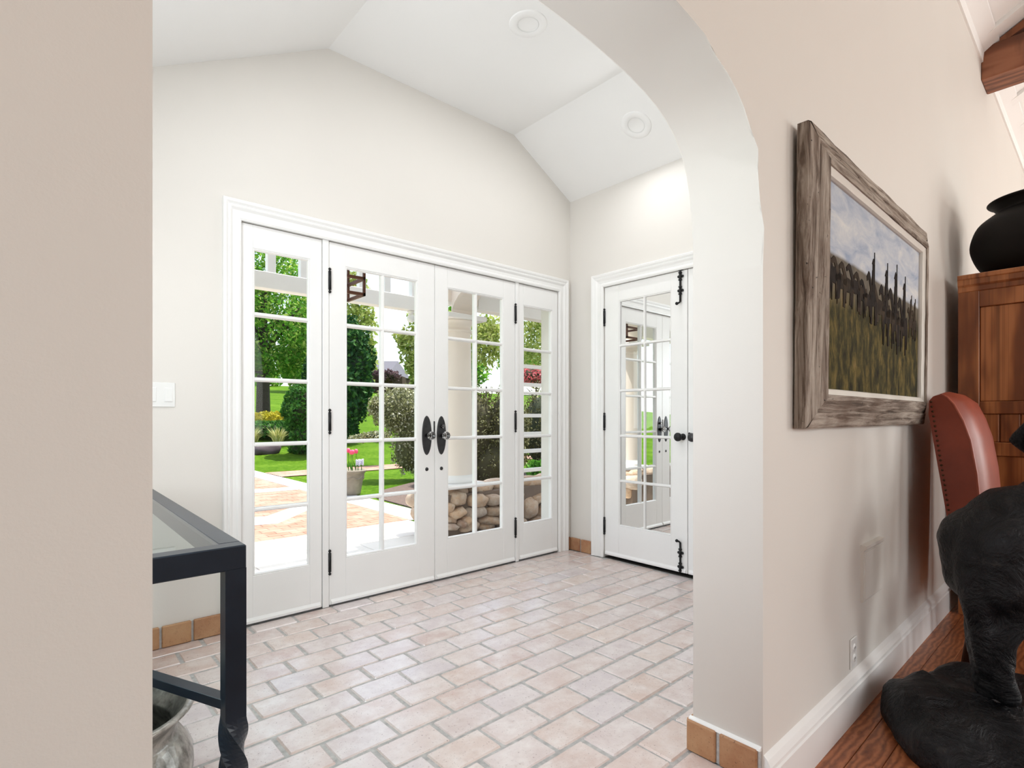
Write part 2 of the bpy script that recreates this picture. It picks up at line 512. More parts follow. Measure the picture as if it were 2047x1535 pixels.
wall_mesh([(XL - 0.2, DO0, YB, YB + WT, -0.1, 3.6), (DO1, XR + 0.2, YB, YB + WT, -0.1, 3.6), (DO0, DO1, YB, YB + WT, DOH, 3.6)],
          'wall_back', M['paint'], 'cream plaster wall around the white french doors')
CD0, CD1, CDH = 2.578, 1.186, 2.034   # closet opening on the right wall
wall_mesh([(XR, XR + 0.16, CD0, YB, 0, 3.2), (XR, XR + 0.16, YF, CD1, 0, 3.2), (XR, XR + 0.16, CD1, CD0, CDH, 3.2), (XR + 0.12, XR + 0.16, CD1, CD0, 0, CDH)],
          'wall_right', M['paint'], 'cream plaster wall with the mirrored closet doors')
wall_mesh([(XL - 0.15, XL, YF, YB, 0, 1.0), (XL - 0.15, XL, YF, YB, 2.2, 2.6), (XL - 0.15, XL, YF, 1.02, 1.0, 2.2), (XL - 0.15, XL, 2.02, YB, 1.0, 2.2)],
          'wall_left', M['paint'], 'cream plaster wall behind the console table')

# foyer tray ceiling: slope, flat, slope
zc = [(XL - 0.15, 2.245 - 0.083), (1.23, 3.107), (2.617, 3.107), (XR + 0.16, 2.777 - 0.087)]
mb = MB()
for (a, za), (b, zb) in zip(zc[:-1], zc[1:]):
    mb.prism([(a, za), (b, zb), (b, zb + 0.1), (a, za + 0.1)], 'Y', YF - 0.02, YB + 0.02)
struct(mb.build('ceiling', M['ceiling']), 'white tray ceiling of the foyer with sloping sides')

# brick floor: mortar bed plus single pavers
mb = MB(); mb.box(XL, XR + 0.1, YN - 0.015, YB + 0.06, -0.089, -0.0045)
floor = struct(mb.build('floor', M['mortar']), 'terracotta brick paver floor in running bond')
PU, PV, PL, PW = 0.2165, 0.1363, 0.2065, 0.1265
pm = []
for k in range(6):
    b = MB()
    b.box(-PL / 2, PL / 2, -PW / 2, PW / 2, -0.03, 0.0, bev=0.0055)
    for v in b.bm.verts:
        n = noise.noise_vector(Vector((v.co.x * 9 + k * 7.3, v.co.y * 9, v.co.z)))
        v.co.x += n.x * 0.0035; v.co.y += n.y * 0.0035
    pm.append(b.mesh('brick', M['paver']))
part_cache = {}
def cut_brick(l, w):
    key = (round(l, 3), round(w, 3))
    if key not in part_cache:
        b = MB(); b.box(-l / 2, l / 2, -w / 2, w / 2, -0.03, 0.0, bev=min(0.0055, l / 5, w / 5)); part_cache[key] = b.mesh('brick', M['paver'])
    return part_cache[key]
row = -5
while True:
    v0 = 1.314 + row * PV + 0.005
    v1 = v0 + PW
    if v0 > YB - 0.02: break
    off = 0.702 if row % 2 == 0 else 0.815
    v0c, v1c = max(v0, YN - 0.012), min(v1, YB - 0.002)
    row += 1
    if v1c - v0c < 0.02: continue
    k0 = math.floor((XL - off) / PU)
    for k in range(k0, k0 + 20):
        a = off + k * PU + 0.005; b = a + PL
        a, b = max(a, XL + 0.003), min(b, XR - 0.006)
        if b - a < 0.025: continue
        if v1c < YF + 0.0 and (b < AX0 - 0.0 or a > AX1 + 0.02): continue
        if v1c > YF and v0c < YF and (b < AX0 or a > AX1 + 0.02):
            pass
        full = abs((b - a) - PL) < 1e-4 and abs((v1c - v0c) - PW) < 1e-4
        me = rnd.choice(pm) if full else cut_brick(b - a, v1c - v0c)
        o = link('brick', me, floor, ((a + b) / 2 + rnd.uniform(-.002, .002) * full, (v0c + v1c) / 2, rnd.uniform(-0.0022, 0.0012)),
                 (rnd.uniform(-.006, .006), rnd.uniform(-.005, .005), rnd.uniform(-.012, .012) * full))

# ------------------------------------------------------------------ arch wall between foyer and living room
prof = [(0, 1.50), (.006, 1.60), (.014, 1.68), (.026, 1.755), (.045, 1.815), (.075, 1.868), (.115, 1.912), (.16, 1.943), (.21, 1.966), (.27, 1.984), (.34, 1.999), (.42, 2.010), (.5, 2.018), (.6, 2.025), (.739, 2.028)]
left = [(AX0 + d, z) for d, z in prof]
right = [(AX1 - d, z) for d, z in prof[:-1]][::-1]
arch = [(AX0, -0.09)] + left + right + [(AX1, -0.09)]
ZT = 3.95
mb = MB()
outline = [(-3.2, ZW)] + arch + [(9.6, ZW), (9.6, ZT), (-3.2, ZT)]
bmw = mb.bm
def face_side(y):
    vs_ = {}
    def V(x, z):
        k = (round(x, 5), round(z, 5))
        if k not in vs_: vs_[k] = bmw.verts.new((x, y, z))
        return vs_[k]
    bmw.faces.new([V(-3.2, ZW), V(AX0, -0.09), V(AX0, ZT), V(-3.2, ZT)])
    bmw.faces.new([V(AX1, -0.09), V(9.6, ZW), V(9.6, ZT), V(AX1, ZT)])
    tops = left + right
    for (xa, za), (xb, zb) in zip(tops[:-1], tops[1:]):
        bmw.faces.new([V(xa, za), V(xb, zb), V(xb, ZT), V(xa, ZT)])
face_side(YN)
face_side(YF)
rows = [[(x, YN, z) for x, z in arch], [(x, YF, z) for x, z in arch]]
mb.grid(rows, smooth=False)
bmesh.ops.remove_doubles(bmw, verts=bmw.verts[:], dist=1e-5)
ed = [e for e in bmw.edges if abs(e.verts[0].co.y - e.verts[1].co.y) < 1e-6 and any(abs(f.normal.y) < 0.5 for f in e.link_faces) and any(abs(f.normal.y) > 0.5 for f in e.link_faces)]
bmw.normal_update()
ed = [e for e in bmw.edges if len(e.link_faces) == 2 and abs(e.verts[0].co.y - e.verts[1].co.y) < 1e-6 and abs(abs(e.link_faces[0].normal.y) - abs(e.link_faces[1].normal.y)) > 0.5]
bmesh.ops.bevel(bmw, geom=ed, offset=0.006, segments=2, affect='EDGES', profile=0.5)
for f in bmw.faces:
    f.smooth = abs(f.normal.y) < 0.98
struct(mb.build('wall_front', M['paint']), 'cream plaster wall with the rounded archway')

# ------------------------------------------------------------------ living room shell
mb = MB()
nb = 0
struct(MB().box(-3.2, 9.6, -4.6, YN, ZW - 0.1, ZW - 0.012).build('floor_living', M['dark']), 'red oak strip floor of the living room')
fl = bpy.data.objects['floor_living']
bw = 0.083
strip_m = MB().box(-1.2, 1.2, -bw / 2 + 0.0006, bw / 2 - 0.0006, -0.012, 0.0, bev=0.0012).mesh('floorboard', M['floorwood'])
k = 0
y = YN - bw / 2
while y > -1.3:
    x = -0.6 - rnd.uniform(0, 2.2)
    while x < 6.5:
        if x + 1.2 > 0.9: link('floorboard', strip_m, fl, (x + 1.2, y, ZW), (0, 0, 0))
        x += 2.402
    y -= bw
MBf = MB(); MBf.box(-3.2, 9.6, -4.6, y + bw / 2, ZW - 0.012, ZW - 0.001); MBf.box(-3.2, -0.7, y + bw / 2, YN, ZW - 0.012, ZW - 0.001); MBf.box(6.0, 9.6, y + bw / 2, YN, ZW - 0.0118, ZW - 0.002)
MBf.build('floorboard_field', M['floorwood'], fl)
wins = [(-2.75, -1.45), (-0.05, 1.25), (2.95, 4.25), (5.95, 7.25), (7.95, 9.25)]
segs, xx = [], -3.2
for a, b in wins:
    segs += [(xx, a, -4.6, -4.45, ZW, 3.95), (a, b, -4.6, -4.45, ZW, 0.75), (a, b, -4.6, -4.45, 2.75, 3.95)]
    xx = b
segs.append((xx, 9.6, -4.6, -4.45, ZW, 3.95))
wall_mesh(segs, 'wall_living_window', M['paint'], 'cream living room wall with tall windows')
wall_mesh([(-3.35, -3.2, -4.6, YF, ZW, 5.6)], 'wall_living_side', M['paint'], 'cream side wall of the living room')
wall_mesh([(9.6, 9.75, -4.6, YF, ZW, 5.6)], 'wall_living_end', M['paint'], 'cream end wall of the living room')
# sloped board ceiling
SL = 0.545
def zceil(y): return 3.80 + (YN - y) * SL
mb = MB()
yr = -1.9
mb.prism([(YN + 0.1, zceil(YN + 0.1)), (yr, zceil(yr)), (yr, zceil(yr) + 0.1), (YN + 0.1, zceil(YN + 0.1) + 0.1)], 'X', -3.3, 9.7)
mb.prism([(-4.62, 3.84), (yr, zceil(yr)), (yr, zceil(yr) + 0.1), (-4.62, 3.94)], 'X', -3.3, 9.7)
cl = struct(mb.build('ceiling_living', M['ceiling']), 'white sloping board ceiling of the living room')
ang = math.atan(SL)
batten = MB().prism([(0, 0), (-2.55, 2.55 * SL), (-2.55, 2.55 * SL - 0.035), (0, -0.035)], 'X', -0.06, 0.06).mesh('batten', M['ceiling'])
x = 4.55
while x < 9.4:
    link('batten', batten, cl, (x, YN, zceil(YN) + 0.002)); x += 0.62
MB().prism([(YN, zceil(YN) - 0.10), (YN - 0.012, zceil(YN) - 0.10), (YN - 0.018, zceil(YN) - 0.03), (YN - 0.10, zceil(YN) + 0.028), (YN - 0.10, zceil(YN) + 0.05), (YN, zceil(YN) + 0.01)], 'X', -3.2, 9.6).build('cornice_trim', M['ceiling'], cl)
# roof truss seen top right
tr = empty('roof_truss', (5.42, YN, 3.57)); tag(tr, 'brown stained wood roof truss beam under white ceiling', 'beam')
MB().box(-0.13, 0.15, -4.6, 0.0, 0.0, 0.24, bev=0.006).build('tie_beam', M['beam'], tr)
MB().prism([(0.0, 0.18), (0.0, 0.22), (-2.6, 0.22 + 2.6 * SL - 0.01), (-2.6, 2.6 * SL - 0.02)], 'X', -0.10, 0.12).build('rafter', M['beam'], tr)

# baseboard of the picture wall
bp = [(YN, ZW), (YN - 0.020, ZW), (YN - 0.020, ZW + 0.118), (YN - 0.015, ZW + 0.122), (YN - 0.015, ZW + 0.136), (YN - 0.020, ZW + 0.142), (YN - 0.012, ZW + 0.160), (YN - 0.006, ZW + 0.166), (YN, ZW + 0.172)]
struct(MB().prism(bp, 'X', AX1 + 0.004, 9.6).build('baseboard_front', M['trim']), 'white moulded baseboard along the picture wall')
struct(MB().prism(bp, 'X', -3.2, AX0 - 0.004).build('baseboard_left', M['trim']), 'white moulded baseboard left of the archway')

# ------------------------------------------------------------------ brick skirting in the foyer
def skirting(name, label, pieces, axis, flip=1):
    """pieces: (a0,a1) along the axis; wall = fixed coordinate; bricks stand proud by 15 mm"""
    root = struct(empty(name, (0, 0, 0)), label)
    return root
SH, SD = 0.098, 0.017
bb = struct(MB().box(XL, 0.690, YB - 0.009, YB, 0.0, SH - 0.006).build('baseboard_back', M['mortar']), 'terracotta brick skirting along the french door wall')
x = 0.688
while x > XL:
    a = max(x - 0.118, XL + .002); MB().box(-(x - a) / 2, (x - a) / 2, -SD / 2, SD / 2, -SH / 2, SH / 2, bev=0.004).build('brick', M['skirt'], bb, ((x + a) / 2, YB - SD / 2 - 0.001, SH / 2)); x = a - 0.010
br = struct(MB().box(XR - 0.009, XR, 2.690, YB, 0.0, SH - 0.006).build('baseboard_right', M['mortar']), 'terracotta brick skirting in the corner by the closet')
MB().box(-SD / 2, SD / 2, -0.05, 0.05, -SH / 2, SH / 2, bev=0.004).build('brick', M['skirt'], br, (XR - SD / 2 - 0.001, 2.745, SH / 2))
MB().box(-SD / 2, SD / 2, -0.048, 0.048, -SH / 2, SH / 2, bev=0.004).build('brick', M['skirt'], br, (XR - SD / 2 - 0.001, 2.853, SH / 2))
MB().box(-0.011, 0.011, -SD / 2, SD / 2, -SH / 2, SH / 2, bev=0.003).build('brick', M['skirt'], br, (3.2, YB - SD / 2 - 0.001, SH / 2))
ba = struct(MB().box(AX1 - 0.010, AX1, YN + 0.004, YF + 0.006, 0.0, SH - 0.004).build('baseboard_arch', M['mortar']), 'terracotta brick skirting at the foot of the archway')
MB().box(-0.009, 0.009, -0.0485, 0.0485, -SH / 2, SH / 2, bev=0.004).build('brick', M['skirt'], ba, (AX1 - 0.0095, 0.8655, SH / 2))
MB().box(-0.009, 0.009, -0.057, 0.057, -SH / 2, SH / 2, bev=0.004).build('brick', M['skirt'], ba, (AX1 - 0.0095, 0.748, SH / 2))
MB().box(-0.045, 0.045, -0.008, 0.008, -SH / 2, SH / 2, bev=0.003).build('brick', M['skirt'], ba, (AX1 + 0.036, YF + 0.010, SH / 2))
# slim mortar fillet on top
MB().prism([(AX1, SH - 0.004), (AX1 - 0.012, SH - 0.002), (AX1 - 0.010, SH + 0.004), (AX1, SH + 0.008)], 'Y', YN + 0.004, YF + 0.01).build('mortar_cap', M['trim'], ba)

# ------------------------------------------------------------------ casings
CASE = [(0.0, 0.0), (0.0, 0.012), (0.010, 0.016), (0.020, 0.016), (0.026, 0.011), (0.046, 0.013), (0.058, 0.021), (0.066, 0.023), (0.070, 0.018), (0.082, 0.026), (0.094, 0.028), (0.098, 0.024), (0.098, 0.0)]
def casing(name, label, a0, a1, top, P, wl=1.0, wr=1.0):
    """P(a, d, z) maps: along the wall, protrusion, height"""
    mb = MB()
    rows = []
    for o, d in CASE:
        rows.append([P(a0 - o * wl, d, 0.0), P(a0 - o * wl, d, top + o), P(a1 + o * wr, d, top + o), P(a1 + o * wr, d, 0.0)])
    mb.grid(rows, smooth=False)
    return struct(mb.build(name, M['trim']), label)
casing('trim_1', 'white moulded casing around the french doors and sidelights', DO0, DO1, DOH, lambda a, d, z: (a, YB - d, z), 0.86, 0.96)
casing('trim_2', 'white moulded casing around the mirrored closet doors', -CD0, -CD1, CDH, lambda a, d, z: (XR - d, -a, z), 1.08, 1.0)
# outer jamb lining and mullion posts of the french door unit
for nm, a, b, lab in (('trim_3', 1.198, 1.233, 'white post between left sidelight and french door'), ('trim_4', 2.634, 2.664, 'white post between right french door and sidelight')):
    struct(MB().box(a, b, YB - 0.002, YB + 0.12, 0, DOH, bev=0.002).build(nm, M['trim']), lab)
mb = MB(); mb.box(DO0, DO1, YB + 0.055, YB + WT, -0.03, 0.012)
struct(mb.build('trim_5', M['trim']), 'white threshold sill under the french doors')

# ------------------------------------------------------------------ glazed leaves
def finial_hinge(parent, x, z0, z1, y=-0.006):
    h = MB().lathe([(0.0, z0 + 0.018), (0.0085, z0 + 0.018), (0.0085, z1 - 0.018), (0.0, z1 - 0.018)], 12, (x, y, 0)).build('hinge', M['iron'], parent)
    for z, s in ((z1 - 0.018, 1), (z0 + 0.018, -1)):
        MB().lathe([(0.004, 0), (0.004, 0.004 * s), (0.0085, 0.009 * s), (0.0085, 0.013 * s), (0.004, 0.018 * s), (0.0, 0.020 * s)], 12, (x, y, z)).build('finial', M['iron'], h)
    return h

def leaf(name, label, loc, rz, w, h, sl, sr, rt, rb, cols, rows, pane, t=0.044, z0=0.008, mun=0.021, yp=0.0198):
    root = struct(empty(name, loc, rz), label)
    m = M['trim']
    MB().box(0, sl, 0, t, z0, h, bev=0.002).build('stile', m, root)
    MB().box(w - sr, w, 0, t, z0, h, bev=0.002).build('stile', m, root)
    MB().box(sl, w - sr, 0.0004, t, h - rt, h, bev=0.0015).build('rail', m, root)
    MB().box(sl, w - sr, 0.0004, t, z0, z0 + rb, bev=0.0015).build('rail', m, root)
    gx0, gx1, gz0, gz1 = sl, w - sr, z0 + rb, h - rt
    # sloped glazing bead around the light
    bd = MB()
    ring = [((0, 0.004)), ((0.004, 0.001)), ((0.009, 0.004)), ((0.012, 0.016))]
    rr = []
    for o, d in ring:
        rr.append([(gx0 + o, d, gz0 + o), (gx1 - o, d, gz0 + o), (gx1 - o, d, gz1 - o), (gx0 + o, d, gz1 - o)])
    bd.grid(rr, smooth=False, close_u=True)
    bd.build('glazing_bead', m, root)
    pw, ph = (gx1 - gx0) / cols, (gz1 - gz0) / rows
    mp = lambda hw: [(-hw, t * 0.45), (-hw, 0.012), (-hw * 0.45, 0.003), (hw * 0.45, 0.003), (hw, 0.012), (hw, t * 0.45), (hw, t - 0.006), (-hw, t - 0.006)]
    for c in range(1, cols):
        x = gx0 + c * pw
        MB().prism([(x + a, b) for a, b in mp(mun / 2)], 'Z', gz0, gz1).build('muntin', m, root)
    for r in range(1, rows):
        z = gz0 + r * ph
        MB().prism([(b + 0.0003, z + a) for a, b in mp(mun / 2)], 'X', gx0, gx1).build('muntin', m, root)
    for c in range(cols):
        for r in range(rows):
            MB().box(gx0 + c * pw + 0.003, gx0 + (c + 1) * pw - 0.003, yp - 0.0018, yp + 0.0018, gz0 + r * ph + 0.003, gz0 + (r + 1) * ph - 0.003).build('pane', pane, root)
    # weather strip at the bottom
    MB().prism([(0.0, z0 + 0.002), (-0.010, z0 + 0.004), (-0.010, z0 + 0.016), (0.0, z0 + 0.030)], 'X', 0.01, w - 0.01).build('bottom_strip', m, root)
    return root

YD = YB + 0.004
sl1 = leaf('window_1', 'tall narrow sidelight window left of the french doors', (0.783, YD, 0), 0, 0.412, DOH - 0.004, 0.055, 0.066, 0.118, 0.240, 1, 5, M['glass'])
d1 = leaf('door_1', 'left white french door with ten glass panes', (1.236, YD, 0), 0, 0.699, DOH - 0.004, 0.097, 0.126, 0.122, 0.246, 2, 5, M['glass'])
d2 = leaf('door_2', 'right white french door with ten glass panes', (1.938, YD, 0), 0, 0.694, DOH - 0.004, 0.096, 0.112, 0.128, 0.248, 2, 5, M['glass'])
sl2 = leaf('window_2', 'tall narrow sidelight window right of the french doors', (2.667, YD, 0), 0, 0.412, DOH - 0.004, 0.046, 0.056, 0.150, 0.254, 1, 5, M['glass'])
for z0, z1 in ((1.748, 1.888), (0.962, 1.102), (0.176, 0.318)):
    finial_hinge(d1, 0.001, z0, z1)
for z0, z1 in ((1.738, 1.884), (0.946, 1.104), (0.176, 0.324)):
    finial_hinge(d2, 0.693, z0, z1)
c1 = leaf('door_3', 'white closet door with ten mirrored panes beside the corner', (XR + 0.004, CD0 - 0.004, 0), R(-90), 0.687, CDH - 0.003, 0.130, 0.120, 0.118, 0.232, 2, 5, M['mirror'], z0=0.022, yp=0.0155)
c2 = leaf('door_4', 'second white closet door half hidden behind the arch', (XR + 0.004, CD0 - 0.695, 0), R(-90), 0.687, CDH - 0.003, 0.120, 0.130, 0.118, 0.232, 2, 5, M['mirror'], z0=0.022, yp=0.0155)
for z0, z1 in ((1.741, 1.873), (0.956, 1.088), (0.171, 0.303)):
    finial_hinge(c1, 0.001, z0, z1)
struct(MB().box(XR + 0.012, XR + 0.12, CD1, CD0, -0.03, 0.002).build('closet_gap_shade', M['dark']), 'dark strip painting the shade under the closet doors')  # dark colour stands for the shade in the gap

# french door hardware
def escutcheon(parent, x, z, thumb):
    e = MB()
    rows = []
    for s, d in ((1.0, 0.0), (0.97, -0.003), (0.9, -0.0045), (0.0, -0.005)):
        rows.append([(x + 0.036 * s * math.cos(2 * math.pi * k / 40), d, z + 0.125 * s * math.sin(2 * math.pi * k / 40)) for k in range(40)])
    e.grid(rows, smooth=False, close_u=True)
    pl = e.build('escutcheon_plate', M['bronze_plate'], parent)
    MB().lathe([(0.0, -0.004), (0.013, -0.004), (0.012, -0.026), (0.009, -0.036), (0.0, -0.036)], 16, (x, 0, z), axis='Y').build('knob_stem', M['iron'], pl)
    MB().lathe([(0.0, -0.034), (0.013, -0.036), (0.024, -0.043), (0.028, -0.055), (0.024, -0.067), (0.012, -0.073), (0.0, -0.074)], 10, (x, 0, z), smooth=False, axis='Y').build('glass_knob', M['crystal'], pl)
    if thumb:
        MB().lathe([(0.0, -0.004), (0.011, -0.004), (0.009, -0.018), (0.0, -0.018)], 14, (x, 0, z + 0.058), axis='Y').build('thumb_turn_stem', M['iron'], pl)
        MB().lathe([(0.0, -0.017), (0.008, -0.019), (0.012, -0.026), (0.008, -0.034), (0.0, -0.036)], 8, (x, 0, z + 0.058), smooth=False, axis='Y').build('thumb_turn_knob', M['crystal'], pl)
    MB().lathe([(0.0, -0.004), (0.011, -0.003), (0.012, 0.0), (0.012, 0.001)], 16, (x, 0, z - 0.215), axis='Y').build('keyhole_cap', M['bronze_plate'], parent)
escutcheon(d1, 1.875 - 1.236, 0.940, False)
escutcheon(d2, 1.986 - 1.938, 0.938, True)
MB().box(0.690, 0.698, -0.004, 0.0, 0.93, 1.03, bev=0.001).build('strike_strip', M['iron'], d1)

# closet hardware
def surface_bolt(parent, x, z0, z1, up):
    s = 1 if up else -1
    tip, tail = (z1, z0) if up else (z0, z1)
    b = MB().tube([(x, -0.010, tip), (x, -0.010, tail + 0.012 * s)], 0.0065, 10).build('surface_bolt', M['iron'], parent)
    for zz in (tip - s * 0.034, tip - s * 0.128):
        k = MB()
        k.lathe([(0.0, -0.026), (0.0085, -0.022), (0.0085, 0.022), (0.0, 0.026)], 12, (x, -0.010, zz))
        for dx in (-0.014, 0.014): k.sphere((x + dx, -0.006, zz), 0.0095, 2, (1, 0.8, 1))
        k.lathe([(0.011, -0.028), (0.0125, -0.024), (0.011, -0.020)], 12, (x, -0.010, zz)); k.lathe([(0.011, 0.020), (0.0125, 0.024), (0.011, 0.028)], 12, (x, -0.010, zz))
        k.build('bolt_guide', M['iron'], b)
    MB().tube([(x, -0.012, tail + 0.012 * s), (x - 0.004, -0.024, tail + 0.003 * s), (x - 0.010, -0.030, tail)], 0.006, 8).sphere((x - 0.012, -0.032, tail), 0.011, 2).build('bolt_handle', M['iron'], b)
surface_bolt(c1, 0.640, 1.810, 2.026, True)
surface_bolt(c1, 0.640, 0.026, 0.236, False)
MB().box(0.622, 0.660, -0.008, 0.0, 2.0315, 2.039, bev=0.002).build('bolt_keeper', M['iron'], c1)
kr = MB().lathe([(0.0, -0.006), (0.020, -0.006), (0.022, 0.0)], 20, (0.655, 0, 0.925), axis='Y').build('knob_rosette', M['iron'], c1)
MB().lathe([(0.006, -0.005), (0.007, -0.025), (0.018, -0.030), (0.028, -0.042), (0.029, -0.050), (0.022, -0.060), (0.0, -0.064)], 20, (0.645, 0, 0.925), axis='Y').build('knob', M['iron'], kr)
kr = MB().box(0.004, 0.020, -0.006, 0.0, 0.900, 0.955, bev=0.003).build('latch_plate', M['iron'], c2)
MB().lathe([(0.006, -0.005), (0.007, -0.025), (0.018, -0.030), (0.028, -0.042), (0.029, -0.050), (0.022, -0.060), (0.0, -0.064)], 20, (0.055, 0, 0.925), axis='Y').build('knob', M['bronze_plate'], kr)

# ------------------------------------------------------------------ recessed ceiling lights
def can_light(loc, normal_tilt, label, power):
    r = empty('recessed_light', loc); r.rotation_euler = (0, normal_tilt, 0)
    tag(r, label, 'ceiling light', 'recessed lights in the foyer ceiling')
    MB().lathe([(0.056, -0.002), (0.060, -0.006), (0.094, -0.004), (0.100, 0.0), (0.100, 0.003)], 40).build('trim_ring', M['ceiling'], r)
    MB().lathe([(0.056, -0.003), (0.050, 0.0), (0.0, 0.001)], 40).build('lens', M['ceiling'], r)
    MB().lathe([(0.057, -0.0025), (0.054, -0.0045), (0.052, -0.001)], 40).build('eyeball_rim', M['plastic'], r)
    l = light('recessed_lamp', 'AREA', (0, 0, -0.008), power, (0.97, 0.985, 1.0), shape='DISK', size=0.10)
    l.parent = r
    return r
mS = (3.107 - 2.777) / (3.222 - 2.617)
CANP = 5.8
can_light((1.932, 2.045, 3.106), 0, 'round white recessed light in the flat part of the ceiling', CANP)
can_light((2.916, 2.07, 3.107 - (2.916 - 2.617) * mS - 0.001), math.atan(mS), 'round white recessed light in the sloping ceiling above the closet', CANP)
can_light((0.75, 2.045, 3.107 - (1.23 - 0.75) * 0.557 - 0.001), -math.atan(0.557), 'round white recessed light in the left ceiling slope', CANP)

# ------------------------------------------------------------------ light switch, outlet, wall cover
sw = empty('light_switch', (0.428, YB, 1.16)); tag(sw, 'white two-gang rocker light switch on the cream wall by the arch', 'light switch')
MB().box(-0.069, 0.069, -0.006, 0.0, -0.057, 0.057, bev=0.003).build('switch_plate', M['plastic'], sw)
for dx in (-0.023, 0.041):
    MB().box(dx - 0.017, dx + 0.017, -0.0075, -0.002, -0.033, 0.033, bev=0.001).build('bezel', M['trim'], sw)
    MB().prism([(-0.0075, -0.030), (-0.0115, -0.030), (-0.0075, 0.030)], 'X', dx - 0.0145, dx + 0.0145).build('rocker', M['plastic'], sw)

ol = empty('wall_outlet', (2.361, YN, 0.152)); tag(ol, 'white electrical outlet low on the wall above the baseboard', 'outlet')
MB().box(-0.036, 0.036, -0.006, 0.0, -0.058, 0.058, bev=0.003).build('cover_plate', M['plastic'], ol)
for dz in (-0.02, 0.02):
    s = MB().lathe([(0.0, -0.008), (0.015, -0.008), (0.016, -0.005)], 20, (0, 0, dz), axis='Y').build('socket', M['trim'], ol)
    for dx in (-0.006, 0.006): MB().box(dx - 0.001, dx + 0.001, -0.0088, -0.0078, dz - 0.004, dz + 0.004).build('slot', M['dark'], s)
vp = empty('wall_register', (2.58, YN, 0.435)); tag(vp, 'square cream metal cover panel on the wall under the painting', 'wall cover')
MB().prism([(0.0, -0.112), (-0.008, -0.112), (-0.012, -0.106), (-0.012, 0.090), (-0.022, 0.100), (-0.022, 0.112), (0.0, 0.114)], 'X', -0.125, 0.125).build('cover', M['paint'], vp)
MB().box(-0.112, 0.112, -0.0145, -0.011, -0.10, 0.085, bev=0.001).build('inset_panel', M['paint'], vp)

# ------------------------------------------------------------------ painting in weathered frame
PX0, PX1, PZ0, PZ1 = 1.782, 3.305, 1.023, 1.972
pic = empty('framed_painting', (PX0, 0.655, PZ0)); pic.rotation_euler = (R(0.6), 0, 0)
tag(pic, 'large painting of riders on a hillside in a weathered barnwood frame', 'painting')
PWd, PHt = PX1 - PX0, PZ1 - PZ0
FW = 0.108
FP = [(0.0, 0.020), (0.0, -0.012), (0.006, -0.018), (0.050, -0.030), (0.055, -0.026), (0.072, -0.036), (0.100, -0.045), (FW, -0.040), (FW, 0.020)]
def frame_piece(name, a, b, mat, P, prof):
    """a,b: corner function of inset offset"""
    mb = MB(); rows = []
    N = 14
    for o, d in prof:
        r = []
        for k in range(N + 1):
            f = k / N
            s = a + o + (b - a - 2 * o) * f
            j = noise.noise(Vector((s * 14, o * 40, len(name)))) * (0.004 if o < 0.01 else 0.0018)
            r.append(P(s, d + (j if d < 0 else 0), o + (j if o < 0.01 else 0)))
        rows.append(r)
    mb.grid(rows, smooth=False, close_v=True)
    return mb.build(name, mat, pic)
frame_piece('frame_stile', 0, PHt, M['barn_z'], lambda s, d, o: (o, d, s), FP)
frame_piece('frame_stile', 0, PHt, M['barn_z'], lambda s, d, o: (PWd - o, d, s), FP)
frame_piece('frame_rail', 0, PWd, M['barn_x'], lambda s, d, o: (s, d, o), FP)
frame_piece('frame_rail', 0, PWd, M['barn_x'], lambda s, d, o: (s, d, PHt - o), FP)
LP = [(FW - 0.002, 0.01), (FW - 0.002, -0.036), (FW + 0.018, -0.026), (FW + 0.021, -0.018), (FW + 0.021, 0.01)]
M['liner'] = plain('off_white_liner', (0.72, 0.69, 0.63), 0.6)
for nm, P, L in (('liner_strip', lambda s, d, o: (o, d, s), PHt), ('liner_strip', lambda s, d, o: (PWd - o, d, s), PHt), ('liner_strip', lambda s, d, o: (s, d, o), PWd), ('liner_strip', lambda s, d, o: (s, d, PHt - o), PWd)):
    frame_piece(nm, 0, L, M['liner'], P, LP)
CW0, CW1, CH0, CH1 = FW + 0.019, PWd - FW - 0.019, FW + 0.019, PHt - FW - 0.019
